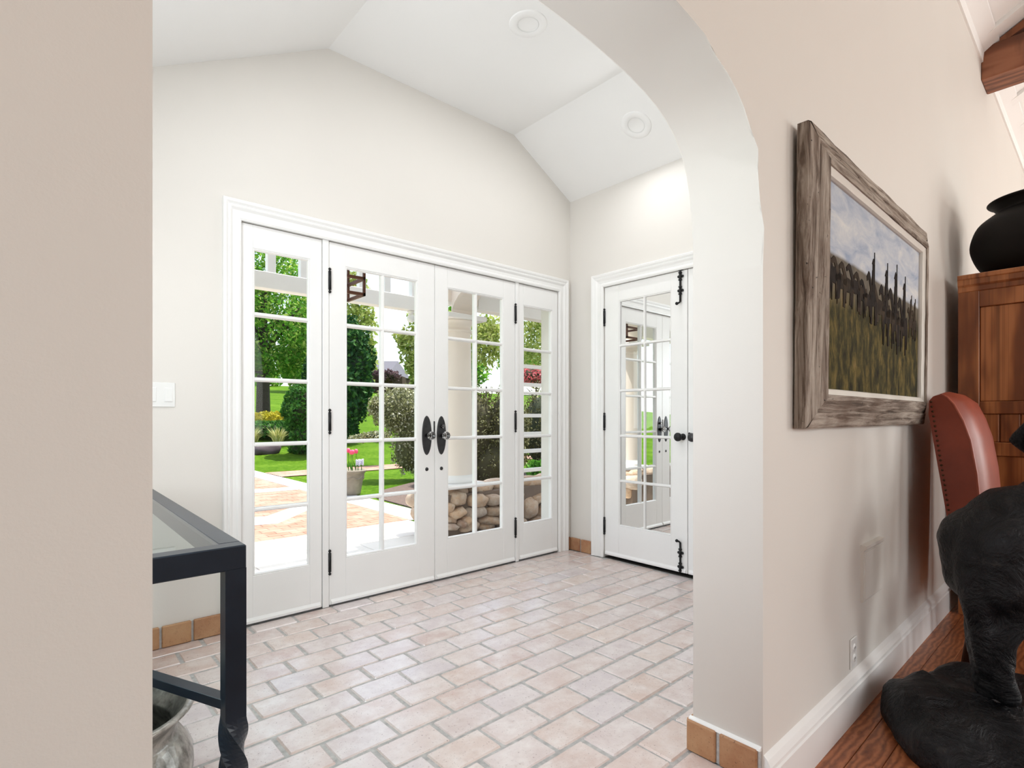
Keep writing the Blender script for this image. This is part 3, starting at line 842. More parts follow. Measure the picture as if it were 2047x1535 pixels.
def mat_canvas():
    t = NT('oil_painted_canvas')
    tc = t.node('ShaderNodeTexCoord'); sp = t.node('ShaderNodeSeparateXYZ'); t.link(tc.outputs['Object'], sp.inputs[0])
    u = t.math('DIVIDE', t.math('SUBTRACT', sp.outputs[0], CW0), CW1 - CW0)
    v = t.math('DIVIDE', t.math('SUBTRACT', sp.outputs[2], CH0), CH1 - CH0)
    vec = tc.outputs['Object']
    mp = t.node('ShaderNodeMapping'); mp.inputs['Scale'].default_value = (3, 1, 9); mp.inputs['Rotation'].default_value = (0, R(25), 0); t.link(vec, mp.inputs[0])
    cl_ = t.noise(mp.outputs[0], 1.6, 6, 0.65, 0.5)
    sky = t.ramp(cl_, [(0.3, srgb(150, 162, 184)), (0.5, srgb(184, 190, 200)), (0.7, srgb(212, 212, 210))])
    mp2 = t.node('ShaderNodeMapping'); mp2.inputs['Scale'].default_value = (9, 1, 4); t.link(vec, mp2.inputs[0])
    gn = t.noise(mp2.outputs[0], 2.0, 6, 0.7, 0.3)
    grass = t.ramp(gn, [(0.34, srgb(30, 28, 18)), (0.47, srgb(58, 54, 30)), (0.58, srgb(98, 86, 46)), (0.70, srgb(136, 112, 70))])
    far = t.ramp(gn, [(0.3, srgb(92, 88, 80)), (0.7, srgb(122, 112, 98))])
    wob = t.math('MULTIPLY', t.math('SUBTRACT', t.noise(vec, 3.0, 3), 0.5), 0.05)
    edge = t.math('ADD', t.math('SUBTRACT', v, t.math('SUBTRACT', 0.655, t.math('MULTIPLY', u, 0.05))), wob)
    land = t.mix(grass, far, t.ramp(t.math('ADD', t.math('SUBTRACT', v, t.math('ADD', 0.40, t.math('MULTIPLY', u, 0.05))), wob), [(0.0, (0, 0, 0)), (0.16, (1, 1, 1))]))
    c = t.mix(land, sky, t.ramp(edge, [(0.0, (0, 0, 0)), (0.02, (1, 1, 1))]))
    t.bump(gn, 0.2, 0.003)
    t.set(c, 0.8, spec=0.12); return t.m
MB().box(CW0 - 0.004, CW1 + 0.004, -0.012, 0.004, CH0 - 0.004, CH1 + 0.004).build('canvas', mat_canvas(), pic)
M['figure'] = plain('dark_painted_figure', srgb(34, 27, 23), 0.8, var=0.6, scale=24, spec=0.12)
M['figure2'] = plain('brown_painted_figure', srgb(54, 44, 34), 0.8, var=0.6, scale=24, spec=0.12)
def cpt(u, v): return (CW0 + u * (CW1 - CW0), CH0 + v * (CH1 - CH0))
def rider(u, v, s, horse_only=False, mat='figure', facing=-1):
    """flat painted horse with rider; s = height of the figure in canvas heights"""
    cx_, cz_ = cpt(u, v); S = s * (CH1 - CH0)
    shp = []
    shp.append([(-.20, .30), (-.22, .42), (-.12, .50), (.10, .48), (.20, .50), (.24, .40), (.20, .28), (0, .26)])
    shp.append([(-.14, .44), (-.26, .60), (-.36, .56), (-.38, .62), (-.27, .70), (-.20, .68), (-.06, .50)])
    for lx in (-.17, -.10, .12, .18): shp.append([(lx - .025, .34), (lx + .035, .34), (lx + .02, 0), (lx - .015, 0)])
    rl = random.Random(int(u * 1000))
    shp[2:6] = [[(lx - .03, .34), (lx + .045, .34), (lx + rl.uniform(-.05, .05) + .02, y0_), (lx + rl.uniform(-.05, .03), y0_)] for lx, y0_ in ((-.17, rl.uniform(0, .1)), (-.10, rl.uniform(0, .14)), (.12, rl.uniform(0, .1)), (.19, rl.uniform(0, .14)))]
    if not horse_only:
        shp.append([(-.05, .46), (-.07, .62), (-.05, .74), (.05, .74), (.08, .62), (.06, .46)])
        shp.append([(-.035, .74), (-.035, .82), (.035, .82), (.035, .74)]); shp.append([(-.075, .82), (0, .90), (.075, .82)])
        shp.append([(.06, .46), (.085, .46), (.07, .99), (.06, .99)])
    mb = MB()
    for k, q in enumerate(shp):
        mb.prism([(cx_ + a * S * (1.15 if horse_only else 0.72) * (1 if facing < 0 else -1), cz_ + b * S) for a, b in q], 'Y', -0.0138 - k * 0.0001, -0.0118)
    mb.build('painted_rider' if not horse_only else 'painted_horse', M[mat], pic)
for u, v, s, ho, mt in ((.09, .43, .34, True, 'figure'), (.14, .42, .33, True, 'figure2'), (.20, .42, .32, True, 'figure2'), (.26, .43, .32, True, 'figure'), (.325, .41, .32, True, 'figure2'), (.37, .40, .30, True, 'figure'), (.43, .38, .42, False, 'figure'),
                        (.50, .36, .38, True, 'figure2'), (.57, .29, .50, False, 'figure'), (.62, .34, .36, True, 'figure2'), (.68, .25, .57, False, 'figure'), (.735, .32, .36, True, 'figure2'), (.79, .25, .53, False, 'figure'), (.885, .38, .30, False, 'figure2'), (.94, .38, .29, False, 'figure2')):
    rider(u, v, s, ho, mt)

# ------------------------------------------------------------------ console table
tb = empty('console_table', (0.035, 1.95, 0)); tag(tb, 'blue-black iron console table with a glass top and twisted legs', 'table')
TX, TY, TZ = 0.315, 0.682, 0.78
LW = 0.021
for y0, y1, x0, x1 in ((-TY, -TY + 0.045, -TX, TX), (TY - 0.045, TY, -TX, TX)):
    MB().box(x0, x1, y0, y1, TZ - 0.052, TZ, bev=0.0025).build('apron', M['navy'], tb)
for x0, x1 in ((-TX, -TX + 0.045), (TX - 0.045, TX)):
    MB().box(x0, x1, -TY + 0.045, TY - 0.045, TZ - 0.052, TZ, bev=0.0025).build('apron', M['navy'], tb)
MB().box(-TX + 0.043, TX - 0.043, -TY + 0.043, TY - 0.043, TZ - 0.010, TZ - 0.001, bev=0.001).build('glass_top', M['table_glass'], tb)
def twist_leg(sx, sy):
    mb = MB(); rows = []
    zs = [TZ - 0.05 - k * 0.0105 for k in range(int((TZ - 0.05) / 0.0105) + 1)] + [0.0]
    for z in zs:
        a = 0.0
        if z < 0.40 and z > 0.05: a = (0.40 - z) / 0.35 * 2 * math.pi
        elif z <= 0.05: a = 2 * math.pi
        sq = 1.0
        ring = []
        for k in range(16):
            ph = math.pi / 4 + k * math.pi / 8
            rr = LW / max(abs(math.cos(ph - math.pi / 4 + math.pi / 4)), abs(math.sin(ph)))
            ring.append((sx * (TX - LW) + rr * math.cos(ph + a), sy * (TY - LW) + rr * math.sin(ph + a), z))
        rows.append(ring)
    V = mb.grid(rows, smooth=False, close_u=True)
    mb.bm.faces.new(V[0]); mb.bm.faces.new(V[-1][::-1])
    return mb.build('leg', M['navy'], tb)
for sx in (-1, 1):
    for sy in (-1, 1): twist_leg(sx, sy)
for s in (1, -1):
    a, b = Vector((TX - 0.02, -TY * s + 0.02 * s, 0.43)), Vector((-TX + 0.02, TY * s - 0.02 * s, 0.43))
    L = (b - a).length; mid = (a + b) / 2
    o = MB().box(-L / 2, L / 2, -0.014, 0.014, -0.011 + (0.0 if s > 0 else 0.004), 0.011 + (0.0 if s > 0 else 0.004), bev=0.001).build('cross_stretcher', M['navy'], tb, tuple(mid), (0, 0, math.atan2((b - a).y, (b - a).x)))

pot = empty('silver_pot', (0.112, 1.68, 0)); tag(pot, 'tarnished hammered silver pot on the floor under the console table', 'pot')
prof_p = [(0.10, 0.0), (0.13, 0.012), (0.185, 0.06), (0.212, 0.13), (0.210, 0.185), (0.186, 0.232), (0.176, 0.25), (0.182, 0.275), (0.205, 0.305), (0.212, 0.312), (0.205, 0.318), (0.196, 0.312), (0.170, 0.275), (0.165, 0.25), (0.195, 0.18), (0.19, 0.10), (0.12, 0.03), (0.0, 0.025)]
MB().lathe(fine(prof_p), 64).build('bowl', M['silver'], pot)
MB().lathe([(0.205, 0.308), (0.216, 0.314), (0.216, 0.321), (0.205, 0.325), (0.198, 0.319)], 56).build('rim', M['silver'], pot)
MB().lathe([(0.0, 0.001), (0.118, 0.001), (0.122, 0.010), (0.10, 0.016)], 40).build('foot', M['silver'], pot)

# ------------------------------------------------------------------ armoire, vase
ar = empty('oak_armoire', (4.03, 0.0, ZW)); tag(ar, 'tall golden oak armoire with panelled side against the wall', 'armoire')
AW, AD, AH = 1.05, 0.62, 1.965
YA0, YA1 = 0.0, 0.62
MB().box(0.022, AW - 0.02, YA0 + 0.02, YA1 - 0.01, 0.06, AH - 0.10).build('carcass', M['oak'], ar)
MB().box(-0.002, 0.024, YA1 - 0.095, YA1, 0.0, AH - 0.09, bev=0.003).build('corner_stile', M['oak'], ar)
MB().box(-0.002, 0.024, YA0, YA0 + 0.095, 0.0, AH - 0.09, bev=0.003).build('corner_stile', M['oak'], ar)
for z0, z1 in ((1.775, AH - 0.09), (1.165, 1.235), (0.93, 1.005), (0.0, 0.14)):
    MB().box(0.0, 0.0235, YA0 + 0.094, YA1 - 0.094, z0, z1, bev=0.003).build('side_rail', M['oak'], ar)
for z0, z1, cols in ((1.235, 1.775, 1), (1.005, 1.165, 5), (0.14, 0.93, 1)):
    y0, y1 = YA0 + 0.094, YA1 - 0.094
    w = (y1 - y0) / cols
    for c in range(cols):
        MB().box(0.010, 0.026, y0 + c * w + 0.002, y0 + (c + 1) * w - 0.002, z0 + 0.001, z1 - 0.001, bev=0.004).build('side_panel', M['oak'], ar)
co = [(0.0, AH - 0.10), (-0.006, AH - 0.095), (-0.006, AH - 0.07), (-0.016, AH - 0.058), (-0.016, AH - 0.030), (-0.022, AH - 0.024), (-0.022, AH - 0.004), (-0.018, AH), (AW - 0.02, AH), (AW - 0.02, AH - 0.10)]
MB().prism([(a, b) for a, b in co], 'Y', YA0 - 0.02, YA1).build('cornice', M['oak'], ar) if False else None
mbc = MB(); mbc.prism([(a, b) for a, b in co], 'Y', YA0 - 0.02, YA1); mbc.build('cornice', M['oak'], ar)
for k in range(2):
    d = MB().box(0.05 + k * 0.48, 0.05 + k * 0.48 + 0.47, YA0 - 0.001, YA0 + 0.021, 0.16, AH - 0.11, bev=0.003).build('door', M['oak'], ar)
    MB().sphere((0.05 + 0.44 if k == 0 else 0.56, YA0 - 0.014, 1.0), 0.014).build('knob', M['brass'], d)

vz = ZW + AH
va = empty('black_clay_jar', (4.40, 0.312, vz)); tag(va, 'large round matte black clay jar standing on top of the oak armoire', 'jar')
vp_ = [(0.16, 0.0), (0.19, 0.012), (0.262, 0.085), (0.302, 0.185), (0.302, 0.255), (0.272, 0.335), (0.215, 0.385), (0.186, 0.405), (0.184, 0.420), (0.205, 0.448), (0.222, 0.458), (0.226, 0.466), (0.214, 0.468), (0.186, 0.44), (0.172, 0.42), (0.178, 0.40), (0.24, 0.33), (0.27, 0.22), (0.24, 0.09), (0.0, 0.03)]
MB().lathe(fine(vp_), 72).build('jar_body', M['clay'], va)
for a in (R(205), R(25)):
    p0 = Vector((math.cos(a) * 0.20, math.sin(a) * 0.20, 0.425)); p3 = Vector((math.cos(a) * 0.262, math.sin(a) * 0.262, 0.325))
    pts = [p0, Vector((math.cos(a) * 0.265, math.sin(a) * 0.265, 0.420)), Vector((math.cos(a) * 0.292, math.sin(a) * 0.292, 0.375)), p3]
    MB().tube(pts, 0.018, 10).build('handle', M['clay'], va)
MB().lathe([(0.0, 0.001), (0.165, 0.001), (0.17, 0.008), (0.16, 0.012)], 40).build('foot', M['clay'], va)

# ------------------------------------------------------------------ leather side chair
ch = empty('leather_chair', (3.20, 0.0, ZW)); tag(ch, 'red brown leather side chair with nailheads between painting and armoire', 'chair')
CWd = 0.52
zz = lambda z: z - ZW
backp = [(0.500, zz(0.36)), (0.602, zz(1.07)), (0.600, zz(1.135)), (0.585, zz(1.155)), (0.560, zz(1.163)), (0.535, zz(1.150)), (0.510, zz(1.115)), (0.478, zz(1.04)), (0.452, zz(0.95)), (0.430, zz(0.80)), (0.418, zz(0.64)), (0.400, zz(0.36))]
def arched(x):
    f = abs(x - CWd / 2) / (CWd / 2)
    return 0.02 * (1 - f * f)
mb = MB(); rows = []
for i in range(13):
    x = CWd * i / 12
    inset = 0.0
    rows.append([(x, y, z + arched(x) * (z / zz(1.16)) ** 3) for y, z in backp])
V = mb.grid(rows, smooth=False, close_u=True)
mb.bm.faces.new(V[0]); mb.bm.faces.new(V[-1][::-1])
bk = mb.build('backrest', M['leather'], ch)
front = [(0.452 - 0.001, zz(0.95)), (0.430, zz(0.80)), (0.418, zz(0.64)), (0.400, zz(0.36))]
# padded front cushion of the back
mb = MB(); rows = []
fpts = [(y, z) for y, z in backp[4:]]
for i in range(17):
    f = i / 16; x = 0.012 + (CWd - 0.024) * f
    bul = 0.035 * (1 - abs(2 * f - 1) ** 6)
    r = []
    for j, (y, z) in enumerate(fpts):
        g = min(1, j / 2.0) * 1.0
        r.append((x, y - bul * g, z + arched(x) * (z / zz(1.16)) ** 3))
    rows.append(r)
mb.grid(rows, smooth=True)
mb.build('back_cushion', M['leather'], bk)
for x in (0.004, CWd - 0.004):
    MB().tube([(x, y - 0.002, z) for y, z in fpts], 0.006, 8).build('welt', M['leather_dark'], bk)
    MB().tube([(x, y + 0.030, z - 0.004) for y, z in fpts[1:]], 0.003, 6).build('welt', M['leather_dark'], bk)
nail_m = MB().sphere((0, 0, 0), 0.0055, 1).mesh('nailhead', M['brass'])
for k in range(34):
    f = k / 33
    y = 0.502 + 0.098 * f - 0.008; z = zz(0.37) + (zz(1.13) - zz(0.37)) * f
    link('nailhead', nail_m, bk, (-0.001, y, z))
seat = MB().box(-0.02, CWd + 0.02, -0.02, 0.47, zz(0.245), zz(0.385), bev=0.03, seg=3, smooth=True).build('seat', M['leather'], ch)
MB().box(-0.023, CWd + 0.023, -0.023, 0.45, zz(0.24), zz(0.262), bev=0.002).build('seat_band', M['leather_dark'], seat)
for k in range(26):
    link('nailhead', nail_m, seat, (-0.024, 0.0 + 0.44 * k / 25, zz(0.251)))
for sx in (0.02, CWd - 0.02):
    MB().tube([(sx, 0.02, zz(0.245)), (sx, 0.01, 0.0)], [0.026, 0.017], 10).build('leg', M['chair_wood'], ch)
    MB().tube([(sx, 0.43, zz(0.245)), (sx, 0.44, zz(0.10)), (sx, 0.47, 0.0)], [0.026, 0.022, 0.017], 10).build('leg', M['chair_wood'], ch)

# ------------------------------------------------------------------ bronze horse and rider
def blob(name, chains, voxel, mat, parent, smooth_it=6):
    mb = MB()
    for ch_ in chains:
        for a, b in zip(ch_[:-1], ch_[1:]):
            pa, pb = Vector(a[:3]), Vector(b[:3]); L = (pb - pa).length
            n = max(1, int(L / (min(a[3], b[3]) * 0.45)))
            for k in range(n + 1):
                f = k / n; mb.sphere(pa.lerp(pb, f), a[3] + (b[3] - a[3]) * f, 2)
    o = mb.build(name + '_raw', mat)
    md = o.modifiers.new('r', 'REMESH'); md.mode = 'VOXEL'; md.voxel_size = voxel
    ms = o.modifiers.new('s', 'SMOOTH'); ms.iterations = smooth_it; ms.factor = 0.5
    dg = bpy.context.evaluated_depsgraph_get()
    me = bpy.data.meshes.new_from_object(o.evaluated_get(dg))
    bpy.data.objects.remove(o)
    for p in me.polygons: p.use_smooth = True
    me.name = name
    return link(name, me, parent)

st = empty('bronze_horse_statue', (2.55, 0.34, ZW)); HOFF = Vector((0.05, -0.055, 0)); tag(st, 'black bronze horse and rider statue on a rocky base by the wall', 'statue')
# base, world outline relative to the statue root
outl = [(2.13, .40), (2.22, .50), (2.37, .585), (2.50, .635), (2.60, .60), (2.70, .555), (2.90, .49), (3.02, .30), (3.10, .02), (3.08, -.25), (2.85, -.45), (2.55, -.42), (2.25, -.25), (2.10, .0), (2.06, .22)]
outl = [Vector((x - 2.55, y - 0.34, 0)) for x, y in outl]
def closed_curve(pts, n):
    res = []
    m = len(pts)
    for k in range(n):
        f = k / n * m; i = int(f); f -= i
        p0, p1, p2, p3 = pts[(i - 1) % m], pts[i % m], pts[(i + 1) % m], pts[(i + 2) % m]
        res.append(0.5 * ((2 * p1) + (p2 - p0) * f + (2 * p0 - 5 * p1 + 4 * p2 - p3) * f * f + (3 * p1 - p0 - 3 * p2 + p3) * f ** 3))
    return res
oc = closed_curve(outl, 90)
cen = Vector((0.02, -0.05, 0))
rows = []
for s, z in ((0.985, 0.0), (1.0, 0.012), (1.0, 0.045), (0.975, 0.075), (0.93, 0.098), (0.85, 0.112), (0.72, 0.122), (0.58, 0.128), (0.44, 0.133), (0.3, 0.138), (0.15, 0.14), (0.02, 0.14)):
    r = []
    for p in oc:
        q = cen + (p - cen) * s
        nz = noise.noise(Vector((q.x * 6, q.y * 6, z * 4))) * 0.040 + noise.noise(Vector((q.x * 15, q.y * 15, 3.1))) * 0.020
        q = q + (p - cen).normalized() * (noise.noise(Vector((q.x * 10, q.y * 10, z * 30))) * 0.010 - 0.012)
        r.append((q.x, q.y, max(0.0, z + (nz if z > 0.03 else 0))))
    rows.append(r)
mb = MB(); V = mb.grid(rows, smooth=True, close_u=True); mb.bm.faces.new(V[0][::-1])
mb.build('rock_base', M['bronze'], st)
# horse, local axes: fwd = direction of travel
fw = Vector((0.82, -0.57, 0)).normalized(); lf = Vector((-fw.y, fw.x, 0))
def hp(f, l, z, r): p = HOFF + fw * f + lf * l; return (p.x, p.y, z, r)
chains = [
    [hp(0.0, 0.0, 0.70, .150), hp(0.07, 0, 0.745, .160), hp(0.20, 0, 0.71, .140), hp(0.33, 0, 0.72, .140), hp(0.42, 0, 0.76, .125)],   # trunk
    [hp(-0.02, .055, 0.69, .130), hp(-0.03, .050, 0.57, .110)], [hp(-0.02, -.055, 0.69, .130), hp(-0.03, -.050, 0.57, .110)],      # quarters
    [hp(-0.03, .050, 0.58, .105), hp(0.0, .042, 0.47, .068), hp(-0.05, .032, 0.36, .044), hp(-0.04, .030, 0.23, .032), hp(-0.02, .030, 0.160, .040)],
    [hp(-0.03, -.050, 0.58, .105), hp(0.02, -.044, 0.47, .068), hp(-0.03, -.036, 0.36, .044), hp(-0.02, -.034, 0.23, .032), hp(0.0, -.034, 0.160, .040)],
    [hp(-0.10, 0, 0.72, .045), hp(-0.115, 0, 0.64, .055), hp(-0.11, -.01, 0.52, .052), hp(-0.085, -.01, 0.40, .042), hp(-0.075, -.005, 0.29, .028), hp(-0.07, 0, 0.23, .012)],  # tail
    [hp(0.42, .05, 0.66, .065), hp(0.45, .055, 0.48, .042), hp(0.445, .055, 0.32, .028), hp(0.45, .055, 0.155, .032)],
    [hp(0.43, -.05, 0.66, .065), hp(0.53, -.055, 0.56, .042), hp(0.52, -.055, 0.44, .028), hp(0.48, -.055, 0.36, .030)],
    [hp(0.44, 0, 0.83, .095), hp(0.50, 0, 0.97, .070), hp(0.54, 0, 1.07, .058)],                                                # neck
    [hp(0.54, 0, 1.08, .058), hp(0.60, 0, 1.03, .047), hp(0.64, -0.02, 0.95, .034)],                                            # head
    [hp(0.53, .025, 1.12, .014), hp(0.525, .03, 1.17, .008)], [hp(0.53, -.025, 1.12, .014), hp(0.525, -.03, 1.17, .008)],
    [hp(0.14, .01, 0.88, .040), hp(0.18, 0.0, 0.89, .050), hp(0.29, 0, 0.86, .070), hp(0.37, 0, 0.89, .035)],                 # saddle
    [hp(0.29, 0, 0.93, .080), hp(0.29, 0, 1.02, .082), hp(0.30, 0, 1.12, .088)],                                                # rider torso
    [hp(0.30, 0, 1.20, .036), hp(0.305, 0, 1.25, .050)],
    [hp(0.29, .07, 0.92, .058), hp(0.31, .15, 0.82, .044), hp(0.29, .165, 0.66, .031), hp(0.34, .17, 0.62, .025)],
    [hp(0.29, -.07, 0.92, .058), hp(0.31, -.15, 0.82, .044), hp(0.29, -.165, 0.66, .031), hp(0.34, -.17, 0.62, .025)],
    [hp(0.30, .09, 1.15, .036), hp(0.24, .14, 1.06, .028), hp(0.33, .10, 0.97, .025)],
    [hp(0.30, -.09, 1.15, .036), hp(0.20, -.15, 1.05, .028), hp(0.16, -.11, 0.97, .024)],
]
blob('horse_and_rider', chains, 0.0105, M['bronze'], st, 12)
hat = MB().lathe([(0.0, 0.0), (0.10, 0.0), (0.105, 0.008), (0.06, 0.012), (0.05, 0.05), (0.03, 0.065), (0.0, 0.06)], 24, hp(0.305, 0, 1.28, 0)[:3]); hat.build('hat', M['bronze'], st)

# ------------------------------------------------------------------ outside: ground
ZG = -0.08
def G(y):
    if y < 13.6: return ZG
    if y < 25: return ZG + (y - 13.6) * 0.0842
    if y < 60: return ZG + 0.96 + (y - 25) * 0.10
    return ZG + 0.96 + 3.5 + (y - 60) * 0.02
def gpos(px, y, dz=0.0):
    p = on_y(px, HY, y); return Vector((p.x, y, G(y) + dz))
def px_m(p):
    """metres per photo pixel at a point"""
    return (p.x * CT + p.y * ST) / F_PX
ys = [3.12, 5.2, 9, 13.6, 16, 20, 25, 32, 40, 50, 60, 80, 120]
mb = MB(); mb.grid([[(x, y, G(y) - 0.012) for x in (-40, -10, 0, 5, 10, 20, 40, 90)] for y in ys], smooth=True)
struct(mb.build('lawn', M['lawn']), 'bright green lawn rising away from the house')
# limestone landing in front of the doors, single slabs
ld = struct(MB().box(-1.5, 3.1, YB + WT, 5.2, ZG - 0.05, ZG - 0.006).build('stone_landing', M['mortar']), 'pale limestone landing outside the french doors')
sx, sy = 0.92, 0.69
for i in range(5):
    for j in range(3):
        a, b = -1.5 + i * sx, YB + WT + 0.005 + j * 0.695
        MB().box(-sx / 2 + 0.003, sx / 2 - 0.003, -0.345, 0.345, -0.03, 0.0, bev=0.003).build('slab', M['slab'], ld, (a + sx / 2, b + 0.347, ZG))
struct(MB().prism([(0.2, 5.2), (3.12, 5.2), (3.12, 13.6), (1.2, 13.6), (0.5, 9.0)], 'Z', ZG - 0.05, ZG - 0.002).build('brick_walk', M['walk']), 'pale brick garden walk leading away from the landing')
# second brick walk crossing behind the near lawn
mb = MB(); mb.grid([[(x, y, G(y) + 0.004) for x in (3.52, 10, 16)] for y in (10.5, 11.0, 11.5)], smooth=False)
struct(mb.build('brick_walk_cross', M['walk']), 'narrow brick walk crossing the lawn beyond the urn')
bd = struct(MB().prism([(3.12, 5.2), (3.50, 5.2), (3.52, 13.6), (3.14, 13.6)], 'Z', ZG - 0.05, ZG - 0.004).build('stone_border', M['mortar']), 'pale stone border strip along the brick walk')
y = 5.22
while y < 12.8:
    MB().box(-0.185, 0.185, -0.44, 0.44, -0.03, 0.0, bev=0.004).build('border_stone', M['bluestone'], bd, (3.315, y + 0.445, ZG + 0.002)); y += 0.892
struct(MB().prism([(0.9, 8.7), (3.1, 8.5), (3.1, 8.85), (0.9, 9.2)], 'Z', ZG - 0.02, ZG + 0.003).build('stone_band', M['slab']), 'white stone band across the far end of the brick walk')
struct(MB().prism([(1.2, 6.15), (1.95, 5.95), (3.1, 7.2), (3.1, 7.55), (2.0, 6.45), (1.2, 6.7)], 'Z', ZG - 0.02, ZG + 0.003).build('stone_chevron', M['slab']), 'white stone chevron set into the brick walk near the landing')
struct(MB().prism([(3.52, 5.2), (3.9, 4.7), (12, 4.5), (12, 8.3), (5.2, 8.3), (4.1, 7.6), (3.6, 6.9)], 'Z', ZG - 0.05, ZG + 0.004).build('mulch_bed', M['mulch']), 'dark mulch bed beside the stone border')
struct(MB().prism([(3.1, YB + WT), (9, YB + WT), (9, 4.6), (3.1, 4.6)], 'Z', ZG - 0.05, ZG - 0.006).build('porch_floor', plain('grey_bluestone', srgb(128, 134, 142), 0.7, var=0.1, scale=5)), 'grey bluestone floor of the covered porch')

# ------------------------------------------------------------------ porch: stone wall, column, beams, ceiling
sw_ = empty('fieldstone_wall', (2.80, 4.05, ZG)); tag(sw_, 'low rounded fieldstone wall carrying the porch column', 'stone wall')
MB().box(0.03, 3.4, 0.10, 0.50, 0.0, 0.40).build('mortar_core', plain('brown_wall_mortar', srgb(120, 104, 92), 0.95, var=0.2), sw_)
srnd = random.Random(11)
stones = []
def stone_mesh(rx, ry, rz, seed):
    b = bmesh.new(); bmesh.ops.create_icosphere(b, subdivisions=3, radius=1.0)
    for v in b.verts:
        d = v.co.copy()
        sup = Vector((math.copysign(abs(d.x) ** 0.75, d.x), math.copysign(abs(d.y) ** 0.75, d.y), math.copysign(abs(d.z) ** 0.75, d.z)))
        n = noise.noise(d * 1.3 + Vector((seed * 3.7, seed, 0))) * 0.22 + noise.noise(d * 3 + Vector((seed, 5, 1))) * 0.06
        v.co = Vector((sup.x * rx, sup.y * ry, sup.z * rz)) * (0.95 + n)
    for f in b.faces: f.smooth = True
    m_ = MB(); m_.add(b); return m_.mesh('stone', M['stone'])
seen = [(155, 1080, 72, 74), (345, 1092, 96, 66), (505, 1085, 76, 58), (60, 1165, 48, 60), (145, 1215, 78, 52), (318, 1212, 98, 62), (505, 1195, 84, 50), (92, 1285, 46, 42),
        (232, 1290, 50, 46), (165, 1322, 42, 42), (275, 1350, 92, 56), (470, 1290, 96, 48), (440, 1352, 90, 36), (80, 1352, 60, 34), (640, 1100, 84, 80), (620, 1230, 72, 70), (610, 1330, 66, 50),
        (720, 1190, 70, 80), (745, 1060, 62, 50), (960, 1075, 68, 50), (872, 1165, 80, 108), (1000, 1210, 54, 82), (750, 1300, 70, 50), (930, 1290, 70, 40), (1060, 1100, 60, 60)]
for cx_, cy_, a_, b_ in seen:
    p = on_y(885 + 0.2019 * cx_, 780 + 0.2019 * cy_, 4.13); mpx = px_m(p) * 0.2019
    link('stone', stone_mesh(a_ * mpx * 1.38, srnd.uniform(0.10, 0.14), b_ * mpx * 1.06, srnd.random() * 50), sw_, (p.x - 2.80, 0.12 + srnd.uniform(-0.03, 0.02), p.z - ZG), (0, srnd.uniform(-0.25, 0.25), srnd.uniform(-0.15, 0.15)))
for zc_ in (0.08, 0.23, 0.36):
    x = 1.42
    while x < 3.3:
        rx = srnd.uniform(0.09, 0.17)
        link('stone', stone_mesh(rx, srnd.uniform(0.10, 0.15), srnd.uniform(0.07, 0.10), srnd.random() * 50), sw_, (x + rx, 0.12, zc_ + srnd.uniform(-0.02, 0.02)), (0, srnd.uniform(-0.3, 0.3), srnd.uniform(-0.3, 0.3)))
        x += rx * 1.9
for k in range(3):
    link('stone', stone_mesh(0.12, 0.16, 0.09, 90 + k), sw_, (0.05, 0.25 + 0.12 * k, 0.09 + 0.12 * k), (0, 0, 1.2))
x = 0.08
while x < 3.2:
    rx = srnd.uniform(0.14, 0.22); link('stone', stone_mesh(rx, 0.19, 0.06, srnd.random() * 50), sw_, (x + rx * 0.8, 0.30, 0.425), (0, 0, srnd.uniform(-.2, .2))); x += rx * 1.8

cp = Vector((3.06, 4.28, 0))
cm = empty('porch_column', (cp.x, cp.y, ZG + 0.465)); tag(cm, 'round cream porch column standing on the stone wall', 'column')
hcol = 2.02 - (ZG + 0.465)
MB().box(-0.21, 0.21, -0.21, 0.21, 0.0, 0.045, bev=0.006).build('plinth', M['exterior'], cm)
MB().lathe([(0.0, 0.045), (0.20, 0.045), (0.205, 0.065), (0.19, 0.085), (0.178, 0.10), (0.176, 0.12)], 48).build('base_moulding', M['exterior'], cm)
MB().lathe([(0.174, 0.11), (0.174, 0.5), (0.168, 0.9), (0.158, hcol - 0.16)], 48).build('shaft', M['column'], cm)
MB().lathe([(0.158, hcol - 0.16), (0.172, hcol - 0.155), (0.172, hcol - 0.135), (0.160, hcol - 0.128), (0.160, hcol - 0.085), (0.19, hcol - 0.06), (0.20, hcol - 0.045), (0.0, hcol - 0.045)], 48).build('capital', M['column'], cm)
MB().box(-0.225, 0.225, -0.225, 0.225, hcol - 0.045, hcol, bev=0.005).build('abacus', M['exterior'], cm)

pg = empty('pergola', (0, 4.28, 2.02)); tag(pg, 'white pergola beam with short posts above the landing', 'pergola')
MB().box(0.94, 2.82, -0.05, 0.05, 0.0, 0.125, bev=0.004).build('lower_beam', M['exterior'], pg)
MB().box(0.94, 2.82, -0.05, 0.05, 0.42, 0.54, bev=0.004).build('upper_beam', M['exterior'], pg)
for px in (541, 606, 722, 772, 826):
    x = on_y(px, 560, 4.28).x
    MB().box(x - 0.03, x + 0.03, -0.03, 0.03, 0.125, 0.42, bev=0.003).build('short_post', M['exterior'], pg)
gl_ = empty('globe_lamp', (on_y(822, 600, 4.28).x, 4.28, 2.018)); tag(gl_, 'small white globe lamp under the pergola beam', 'lamp')
MB().lathe([(0.0, 0.0), (0.035, 0.0), (0.035, -0.012), (0.022, -0.02), (0.022, -0.035)], 20).build('socket', M['exterior'], gl_)
MB().lathe([(0.02, -0.03), (0.034, -0.045), (0.042, -0.068), (0.034, -0.092), (0.0, -0.105)], 24).build('globe', plain('frosted_globe', (0.8, 0.8, 0.78), 0.3), gl_)

